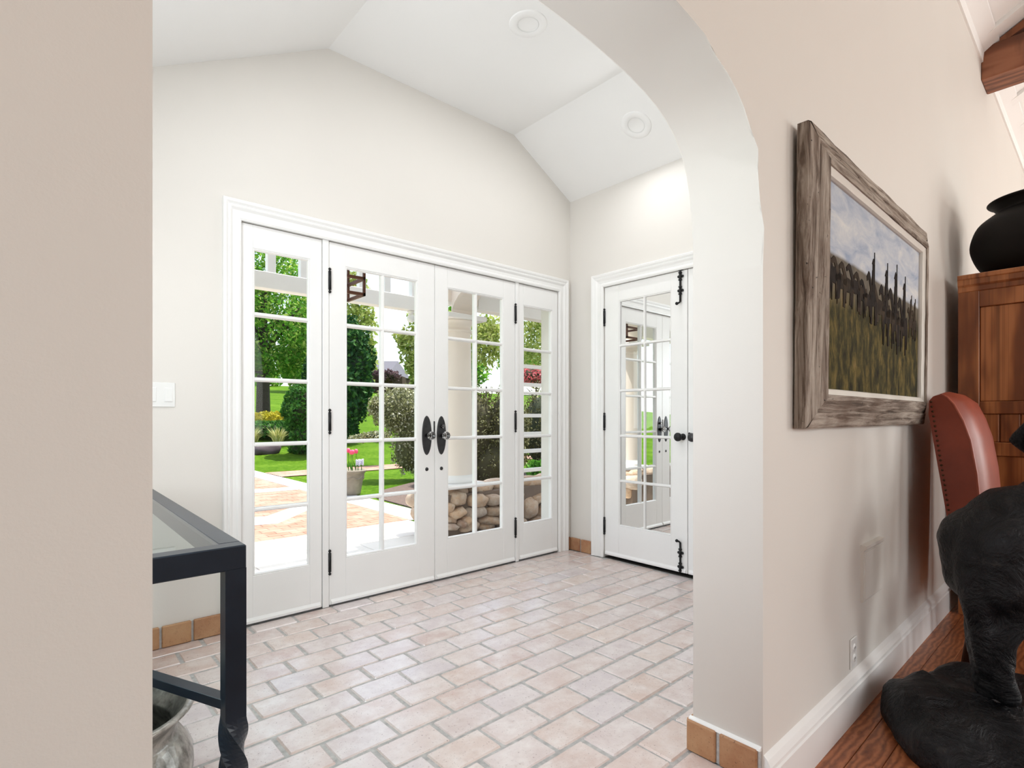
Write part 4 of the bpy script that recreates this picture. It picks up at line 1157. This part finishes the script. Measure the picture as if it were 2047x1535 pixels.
pc = struct(MB().box(2.90, 9.0, YB + WT, 4.45, 2.42, 2.5).build('ceiling_porch', M['exterior']), 'white board ceiling of the covered porch')
x = 2.90
while x < 7.0:
    MB().box(-0.064, 0.064, -0.665, 0.665, -0.022, 0.0, bev=0.004).build('plank', M['exterior'], pc, (x + 0.066, YB + WT + 0.667, 2.42)); x += 0.132
bm_ = empty('porch_beam', (2.9, 4.28, 2.02)); tag(bm_, 'white porch header beam with arched bracket above the column', 'beam')
MB().box(0.40, 6.1, -0.07, 0.07, 0.10, 0.38, bev=0.004).build('header', M['exterior'], bm_)
pts = [(-0.07, 0.0), (0.32, 0.0), (0.32, 0.38), (-0.07, 0.38)]
MB().box(-0.02, 0.38, -0.09, 0.09, 0.125, 0.375, bev=0.004).build('bolster', M['column'], bm_)
arc = [(0.14 - 0.5 * (1 - math.cos(a)), -0.09 - 1.0 * math.sin(a)) for a in [R(k * 9) for k in range(11)]]
mb = MB()
rows = []
for k in range(11):
    a = R(k * 9)
    y_ = -0.09 - 1.0 * (1 - math.cos(a)); z_ = 0.0 + 0.36 * math.sin(a)
    rows.append([(0.06, y_, z_), (0.30, y_, z_), (0.30, y_, 0.38), (0.06, y_, 0.38)])
V = mb.grid(rows, smooth=False, close_u=True); mb.bm.faces.new(V[0]); mb.bm.faces.new(V[-1][::-1])
mb.build('arched_bracket', M['column'], bm_)
# trellis panel on the stone wall, seen in the right sidelight
tp = empty('porch_trellis', (3.72, 4.32, ZG + 0.49)); tag(tp, 'white ladder trellis panel on the stone wall seen through right sidelight', 'trellis')
MB().box(0.0, 0.16, -0.04, 0.04, 0.0, 1.62, bev=0.004).build('post', M['exterior'], tp)
MB().box(1.3, 1.46, -0.04, 0.04, 0.0, 1.62, bev=0.004).build('post', M['exterior'], tp)
for z in (0.06, 0.27, 0.46, 0.66, 1.00, 1.20):
    MB().box(0.16, 1.3, -0.02, 0.02, z - 0.02, z + 0.02, bev=0.003).build('rung', M['exterior'], tp)

# matching column, stone wall and porch ceiling left of the landing (seen only in the closet mirrors)
def copy_tree(o, parent=None):
    c = o.copy(); COL.objects.link(c); c.parent = parent
    for ch_ in [q for q in bpy.data.objects if q.parent == o and q != c]: copy_tree(ch_, c)
    return c
cm2 = copy_tree(cm); cm2.location = (0.70, 4.28, ZG + 0.465); cm2['label'] = 'round cream porch column mirrored in the closet door panes'
sw2 = copy_tree(sw_); sw2.location = (0.98, 4.48, ZG); sw2.rotation_euler = (0, 0, math.pi); sw2['label'] = 'sunlit fieldstone wall mirrored in the closet door panes'
MB().box(-2.6, 0.80, YB + WT, 4.45, 2.42, 2.5).build('ceiling_porch_left', M['exterior'])
pl2 = struct(bpy.data.objects['ceiling_porch_left'], 'white board ceiling of the porch left of the landing')
x = 0.80
while x > -1.0:
    MB().box(-0.064, 0.064, -0.665, 0.665, -0.022, 0.0, bev=0.004).build('plank', M['exterior'], pl2, (x - 0.066, YB + WT + 0.667, 2.42)); x -= 0.132
bm2 = empty('porch_beam', (0.0, 4.28, 2.02)); tag(bm2, 'white porch header beam over the left column', 'beam')
MB().box(-2.6, 0.50, -0.07, 0.07, 0.10, 0.38, bev=0.004).build('header', M['exterior'], bm2)
MB().box(0.50, 0.90, -0.09, 0.09, 0.0, 0.375, bev=0.004).build('bolster', M['column'], bm2)

# hanging lantern, copper frame
ln = empty('hanging_lantern', (1.60, 3.62, 1.90)); tag(ln, 'brown copper box lantern hanging outside left french door', 'lantern')
LS = 0.135
for z in (0.0, 0.11):
    f = MB()
    for a, b, c, d in ((-LS, LS, -LS, -LS + 0.018), (-LS, LS, LS - 0.018, LS), (-LS, -LS + 0.018, -LS, LS), (LS - 0.018, LS, -LS, LS)):
        f.box(a, b, c, d, z, z + 0.020)
    f.build('frame_ring', M['copper'], ln)
for a in (-LS, LS - 0.016):
    for b in (-LS, LS - 0.016):
        MB().box(a, a + 0.016, b, b + 0.016, 0.0, 0.36).build('corner_bar', M['copper'], ln)
MB().lathe([(0.19, 0.36), (0.17, 0.37), (0.05, 0.47), (0.02, 0.49), (0.0, 0.49)], 4, smooth=False).build('roof_cap', M['copper'], ln)
MB().tube([(0, 0, 0.48), (0, 0, 0.62)], 0.008).build('hanger', M['copper'], ln)
eb = struct(MB().box(0.82, 2.88, YB + WT, YB + WT + 0.50, 2.52, 2.64).build('eave_soffit', M['exterior']), 'white roof eave above the french doors')

# ------------------------------------------------------------------ planting
def leaves(name, mat, blobs, size, parent, seed=1, shell=0.55, flat=0.0):
    """blobs: (centre, radii, count). every leaf is a small folded diamond"""
    rg = np.random.default_rng(seed)
    P = []
    for c, rr, n in blobs:
        d = rg.normal(size=(n, 3)); d /= np.linalg.norm(d, axis=1)[:, None]
        r = (shell + (1 - shell) * rg.random(n) ** 0.6)[:, None]
        jit = 1 + 0.18 * np.sin(d[:, 0:1] * 7 + seed) * np.cos(d[:, 2:3] * 6 + d[:, 1:2] * 5)
        P.append(np.array(c)[None] + d * r * jit * np.array(rr)[None])
    P = np.concatenate(P); n = len(P)
    a = rg.normal(size=(n, 3)); a /= np.linalg.norm(a, axis=1)[:, None]
    b = np.cross(a, rg.normal(size=(n, 3))); b /= np.linalg.norm(b, axis=1)[:, None] + 1e-9
    s = (size * (0.6 + 0.8 * rg.random(n)))[:, None]
    co = np.stack([P - a * s, P + b * s * 0.5, P + a * s, P - b * s * 0.5], 1).reshape(-1, 3)
    me = bpy.data.meshes.new(name)
    me.vertices.add(4 * n); me.vertices.foreach_set('co', co.ravel())
    me.loops.add(4 * n); me.loops.foreach_set('vertex_index', np.arange(4 * n, dtype=np.int32))
    me.polygons.add(n); me.polygons.foreach_set('loop_start', np.arange(0, 4 * n, 4, dtype=np.int32))
    me.polygons.foreach_set('loop_total', np.full(n, 4, dtype=np.int32))
    me.update(); me.validate()
    me.materials.append(mat)
    o = link(name, me, parent); o['kind'] = 'stuff'
    return o
def branch_set(root, trunk_r, top, spread, n, seed, lean=0.0):
    rg = random.Random(seed)
    tk = MB().tube([(0, 0, -0.3), (lean * 0.2, 0, top * 0.3), (lean * 0.6, 0, top * 0.6), (lean, 0, top)], [trunk_r, trunk_r * 0.8, trunk_r * 0.6, trunk_r * 0.3], 10).build('trunk', M['bark'], root)
    for k in range(n):
        a = rg.uniform(0, 6.28); z0 = top * rg.uniform(0.3, 0.7); L = spread * rg.uniform(0.6, 1.1)
        p0 = Vector((lean * z0 / top, 0, z0)); p1 = p0 + Vector((math.cos(a) * L * 0.5, math.sin(a) * L * 0.5, L * 0.42)); p2 = p0 + Vector((math.cos(a) * L, math.sin(a) * L, L * 0.75))
        MB().tube([p0, p1, p2], [trunk_r * 0.42, trunk_r * 0.28, trunk_r * 0.10], 6).build('branch', M['bark'], root)
def tree(px, y, label, mat, trunk_h, crown, leaf_size, trunk_r, seed, nb=7, lean=0.0, size_scale=1.0):
    """crown: list of (dx_px, py_centre, rx_px, ry_px, count); pixels are turned into metres at the tree's own distance"""
    p = gpos(px, y); r = empty('garden_tree', tuple(p)); tag(r, label, 'tree', 'trees beyond the lawn')
    m = px_m(p)
    bl = []
    right = Vector((ST, -CT, 0))
    for dx, py, rx, ry, n in crown:
        c = right * (dx * m); z = HC + (HY - py) * m - p.z
        bl.append(((c.x, c.y, z), (rx * m, rx * m, ry * m), n))
    branch_set(r, trunk_r, trunk_h, crown[0][2] * m * 0.8, nb, seed, lean)
    leaves('foliage', mat, bl, leaf_size, r, seed, 0.25)
    return r
tree(526, 23.0, 'big leafy green tree with dark trunk on the lawn at left', M['leaf_tree'], 6.0,
     [(30, 610, 130, 120, 8500), (-20, 520, 120, 110, 5500), (95, 690, 80, 66, 3400), (-60, 690, 70, 66, 2500), (30, 725, 80, 32, 2200)], 0.08, 0.30, 3, 12)
tree(712, 40.0, 'yellow-green tree behind the conical evergreen', M['leaf_yellow'], 5.0, [(6, 640, 34, 56, 1300), (24, 715, 18, 46, 700), (0, 575, 24, 34, 500)], 0.20, 0.25, 4)
tree(826, 17.0, 'airy yellow-green tree seen through the left french door', M['leaf_yellow'], 2.4, [(0, 695, 30, 44, 900), (24, 640, 36, 28, 700), (-22, 675, 18, 20, 220), (4, 735, 22, 20, 300), (14, 762, 24, 12, 200)], 0.085, 0.10, 5, 6)
tree(905, 26.0, 'bright green tree left of the porch column', M['leaf_tree'], 4.0, [(0, 700, 34, 70, 2200), (-6, 640, 26, 30, 800)], 0.14, 0.16, 6)
tree(972, 12.0, 'small spreading tree with bare dark branches behind the porch column', M['leaf_yellow'], 2.0, [(0, 690, 46, 44, 1600), (0, 655, 40, 26, 700)], 0.065, 0.06, 8, 10)
tree(1072, 14.0, 'yellow-green tree behind the pink azalea', M['leaf_yellow'], 2.6, [(0, 690, 40, 60, 1500), (0, 640, 36, 30, 500)], 0.075, 0.07, 9, 8)
for px, yy, py, rr, lab in ((500, 60, 742, 40, 'far low tree behind the big leafy tree'), (596, 66, 735, 34, 'far tree behind the boxwood'), (690, 74, 742, 30, 'far low tree left of the distant house'),
                              (846, 72, 740, 34, 'far tree right of the distant house'), (925, 64, 730, 38, 'far tree behind the porch column'), (1040, 60, 728, 46, 'far tree behind the trellis')):
    tree(px, yy, lab, M['leaf_tree'], 4.0, [(0, py, rr, 42, 1500), (20, py + 16, rr, 26, 700)], 0.34, 0.3, px, 4)
tree(440, 42.0, 'distant green tree at the far left of the lawn', M['leaf_tree'], 6.0, [(0, 620, 100, 120, 2200)], 0.24, 0.35, 10)
tree(620, 48.0, 'distant green tree between the sidelight and the left door', M['leaf_tree'], 6.0, [(0, 670, 60, 90, 2000)], 0.24, 0.35, 12)

def shrub(name, px, y, label, mat, blobs, leaf, seed, cat='shrub', core=True, base_dy=0.0, trunk=False, core_mat=None):
    p = gpos(px, y); r = empty(name, tuple(p)); tag(r, label, cat)
    m = px_m(p); right = Vector((ST, -CT, 0)); bl = []
    for dx, py, rx, ry, n in blobs:
        c = right * (dx * m); z = HC + (HY - py) * m - p.z
        bl.append(((c.x, c.y, z), (rx * m, rx * m, ry * m), n))
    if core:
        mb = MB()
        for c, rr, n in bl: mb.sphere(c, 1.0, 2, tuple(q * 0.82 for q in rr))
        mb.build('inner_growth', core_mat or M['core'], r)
    if trunk:
        MB().tube([(0, 0, -0.1), (0.02, 0, bl[0][0][2])], [0.05, 0.02], 8).build('stem', M['bark'], r)
    leaves('foliage', mat, bl, leaf, r, seed, 0.78)
    return r
shrub('conical_evergreen', 680, 17.0, 'tall dark egg-shaped clipped evergreen on the lawn', M['leaf_conifer'],
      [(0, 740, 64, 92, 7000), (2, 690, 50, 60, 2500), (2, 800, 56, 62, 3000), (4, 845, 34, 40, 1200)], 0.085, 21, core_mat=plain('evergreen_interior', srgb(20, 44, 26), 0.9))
shrub('boxwood', 612, 14.5, 'rounded green boxwood left of the tall evergreen', M['leaf_box'], [(0, 818, 44, 52, 4500), (4, 868, 34, 28, 1200)], 0.05, 22)
shrub('golden_hedge', 535, 20.4, 'low golden yellow topped hedge under the big tree', M['leaf_gold'], [(-30, 838, 40, 13, 1600), (10, 836, 36, 13, 1500), (40, 839, 22, 12, 800)], 0.06, 23, core=False)
shrub('green_hedge', 540, 18.4, 'low dark green hedge below the golden hedge', M['leaf_box'], [(-36, 858, 44, 16, 1700), (10, 858, 44, 17, 1700), (44, 856, 26, 18, 900)], 0.055, 24)
shrub('blossom_shrub', 800, 8.6, 'big white flowering shrub right of the evergreen', M['leaf_white'],
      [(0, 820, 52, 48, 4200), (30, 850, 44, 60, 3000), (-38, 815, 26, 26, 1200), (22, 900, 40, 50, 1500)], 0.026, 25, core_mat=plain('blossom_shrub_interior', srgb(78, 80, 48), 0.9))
shrub('low_blossom', 750, 11.5, 'low white blossoming ground cover at the foot of the evergreen', M['leaf_white'], [(0, 872, 30, 10, 900), (-30, 876, 24, 8, 600)], 0.03, 26)
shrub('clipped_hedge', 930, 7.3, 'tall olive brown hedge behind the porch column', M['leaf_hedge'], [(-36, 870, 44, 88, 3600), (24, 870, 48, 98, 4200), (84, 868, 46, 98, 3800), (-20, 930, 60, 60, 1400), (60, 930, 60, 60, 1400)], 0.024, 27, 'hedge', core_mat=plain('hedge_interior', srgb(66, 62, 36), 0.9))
shrub('garden_hedge', 1085, 7.6, 'green hedge behind the porch trellis', M['leaf_hedge'], [(0, 860, 50, 86, 3600), (60, 860, 50, 86, 2500)], 0.024, 28, 'hedge')
shrub('azalea', 1074, 9.6, 'pink flowering azalea above the hedge at right', M['leaf_pink'], [(0, 752, 40, 20, 1800)], 0.03, 29)
shrub('leafy_perennial', 1078, 5.4, 'bright green leafy plant at the foot of the trellis', M['leaf_blade'], [(0, 950, 24, 28, 260)], 0.06, 30, core=False)
shrub('plum_shrub', 775, 30.0, 'purple-leaved plum shrub in front of the distant house', M['leaf_purple'], [(0, 752, 24, 12, 900), (-18, 750, 12, 10, 400)], 0.10, 31)
shrub('bed_shrub', 602, 15.1, 'low mixed green shrub behind the strip of lawn', M['leaf_box'], [(0, 896, 24, 13, 800), (20, 900, 16, 10, 300)], 0.04, 32)

def blades(name, px, y, label, mat, n, h, spread, seed, w=0.012):
    p = gpos(px, y); r = empty(name, tuple(p)); tag(r, label, 'grass', 'ornamental grass clumps'); rg = random.Random(seed)
    mb = MB()
    for k in range(n):
        a = rg.uniform(0, 6.28); s = rg.random() ** 0.6 * spread; hh = h * rg.uniform(0.6, 1.1)
        d = Vector((math.cos(a), math.sin(a), 0)); q = Vector((-d.y, d.x, 0)) * w
        b0 = d * s * 0.25; b1 = d * s * 0.6 + Vector((0, 0, hh * 0.7)); b2 = d * s * 1.15 + Vector((0, 0, hh))
        mb.poly([b0 - q, b0 + q, b1 + q * 0.8, b1 - q * 0.8]); mb.poly([b1 - q * 0.8, b1 + q * 0.8, b2])
    o = mb.build('blades', mat, r, recalc=False); o['kind'] = 'stuff'
blades('ornamental_grass', 556, 16.6, 'pale straw coloured grass clump by the low hedge', M['leaf_straw'], 200, 0.55, 0.36, 41, 0.012)
blades('ornamental_grass', 505, 16.8, 'green-yellow grass clump at the left edge of the bed', M['leaf_straw'], 140, 0.55, 0.33, 42, 0.012)
blades('ornamental_grass', 606, 16.2, 'short pale grass clump in front of the boxwood', M['leaf_straw'], 120, 0.36, 0.30, 43, 0.010)

rk = stone_mesh(0.42, 0.30, 0.17, 77)
o = link('garden_boulder', rk, None, tuple(gpos(530, 15.4, 0.08))); o.rotation_euler = (0, 0, 0.4)
tag(o, 'flat grey-purple boulder at the edge of the lawn', 'boulder')
o.data.materials[0] = plain('purple_grey_boulder', srgb(86, 76, 80), 0.9, var=0.15, spec=0.1)

# urn with tulips
up = Vector((on_y(702, 985, 7.45).x, 7.45, ZG))
ur = empty('garden_urn', tuple(up)); tag(ur, 'weathered cast stone urn planter beside the brick walk', 'planter')
MB().lathe([(0.0, 0.0), (0.13, 0.0), (0.135, 0.03), (0.14, 0.05), (0.165, 0.20), (0.185, 0.28), (0.188, 0.31), (0.205, 0.325), (0.22, 0.345), (0.215, 0.365), (0.19, 0.365), (0.175, 0.33), (0.0, 0.32)], 40).build('urn_body', M['urn'], ur)
for k in range(7):
    a = 2 * math.pi * k / 7
    MB().tube([(math.cos(a) * 0.172, math.sin(a) * 0.172, 0.27), (math.cos(a + 0.22) * 0.172, math.sin(a + 0.22) * 0.172, 0.23), (math.cos(a + 0.45) * 0.176, math.sin(a + 0.45) * 0.176, 0.24), (math.cos(a + 0.8) * 0.182, math.sin(a + 0.8) * 0.182, 0.275)], 0.012, 6).build('swag', M['urn'], ur)
MB().lathe([(0.0, 0.335), (0.18, 0.33)], 24).build('soil', M['mulch'], ur)
trn = random.Random(5)
tulip = MB().lathe([(0.004, 0.0), (0.022, 0.008), (0.030, 0.03), (0.026, 0.055), (0.014, 0.070), (0.0, 0.06)], 8).mesh('flower', M['petal_pink'])
for k, (x, y_) in enumerate(((0, 0), (0.085, 0.03), (-0.09, 0.01), (0.0, 0.085), (-0.02, -0.085))):
    h = trn.uniform(0.20, 0.27)
    t_ = empty('tulip', (up.x + x, up.y + y_, ZG + 0.338)); tag(t_, 'pink tulip growing in the stone urn', 'flower', 'pink tulips in the urn')
    MB().tube([(0, 0, 0), (x * 0.1, y_ * 0.1, h)], 0.004, 5).build('stem', M['leaf_blade'], t_)
    link('flower', tulip, t_, (x * 0.1, y_ * 0.1, h))
    for j in (-1, 1): MB().poly([(0, 0, 0), (0.02 * j, 0.012, 0.08), (0.035 * j, 0.02, 0.17), (0.01 * j, -0.01, 0.08)]).build('leaf', M['leaf_blade'], t_)
for k, (x, y_) in enumerate(((0.07, -0.075), (0.135, -0.055))):
    h_ = empty('hyacinth', (up.x + x, up.y + y_, ZG + 0.335)); tag(h_, 'white hyacinth at the front of the stone urn', 'flower', 'white hyacinths in the urn')
    MB().tube([(0, 0, 0), (0, 0, 0.10)], 0.006, 5).build('stem', M['leaf_blade'], h_)
    mb = MB(); 
    for q in range(40): aa = q * 2.4; mb.sphere((math.cos(aa) * 0.026, math.sin(aa) * 0.026, 0.09 + q * 0.0022), 0.010, 1)
    mb.build('flower_spike', M['petal_white'], h_)

# distant house
hq = gpos(770, 52.0); m = px_m(hq)
ho = empty('distant_house', tuple(hq)); tag(ho, 'distant brown house with grey shingle roof beyond the lawn', 'house'); ho.rotation_euler = (0, 0, -math.atan2(CT, ST))
def hz(py): return HC + (HY - py) * m - hq.z
MB().box(-48 * m, 34 * m, 0, 6, -1.0, hz(752)).build('wall', M['house'], ho)
mb = MB(); mb.prism([(-2.0, hz(753)), (3.0, hz(716)), (8.0, hz(753))], 'X', -54 * m, 14 * m); mb.poly([(14 * m, -2.0, hz(753)), (40 * m, 3.0, hz(753)), (14 * m, 3.0, hz(716))]); mb.poly([(14 * m, 8.0, hz(753)), (14 * m, 3.0, hz(716)), (40 * m, 3.0, hz(753))])
mb.build('roof', M['shingle'], ho)
w_ = MB().box(-34 * m, -20 * m, -0.06, 0.02, hz(768), hz(756)).build('window', M['trim'], ho)
MB().box(-33 * m, -21 * m, -0.08, -0.055, hz(767), hz(757)).build('window_pane', plain('dark_house_window', (0.10, 0.13, 0.16), 0.1), w_)
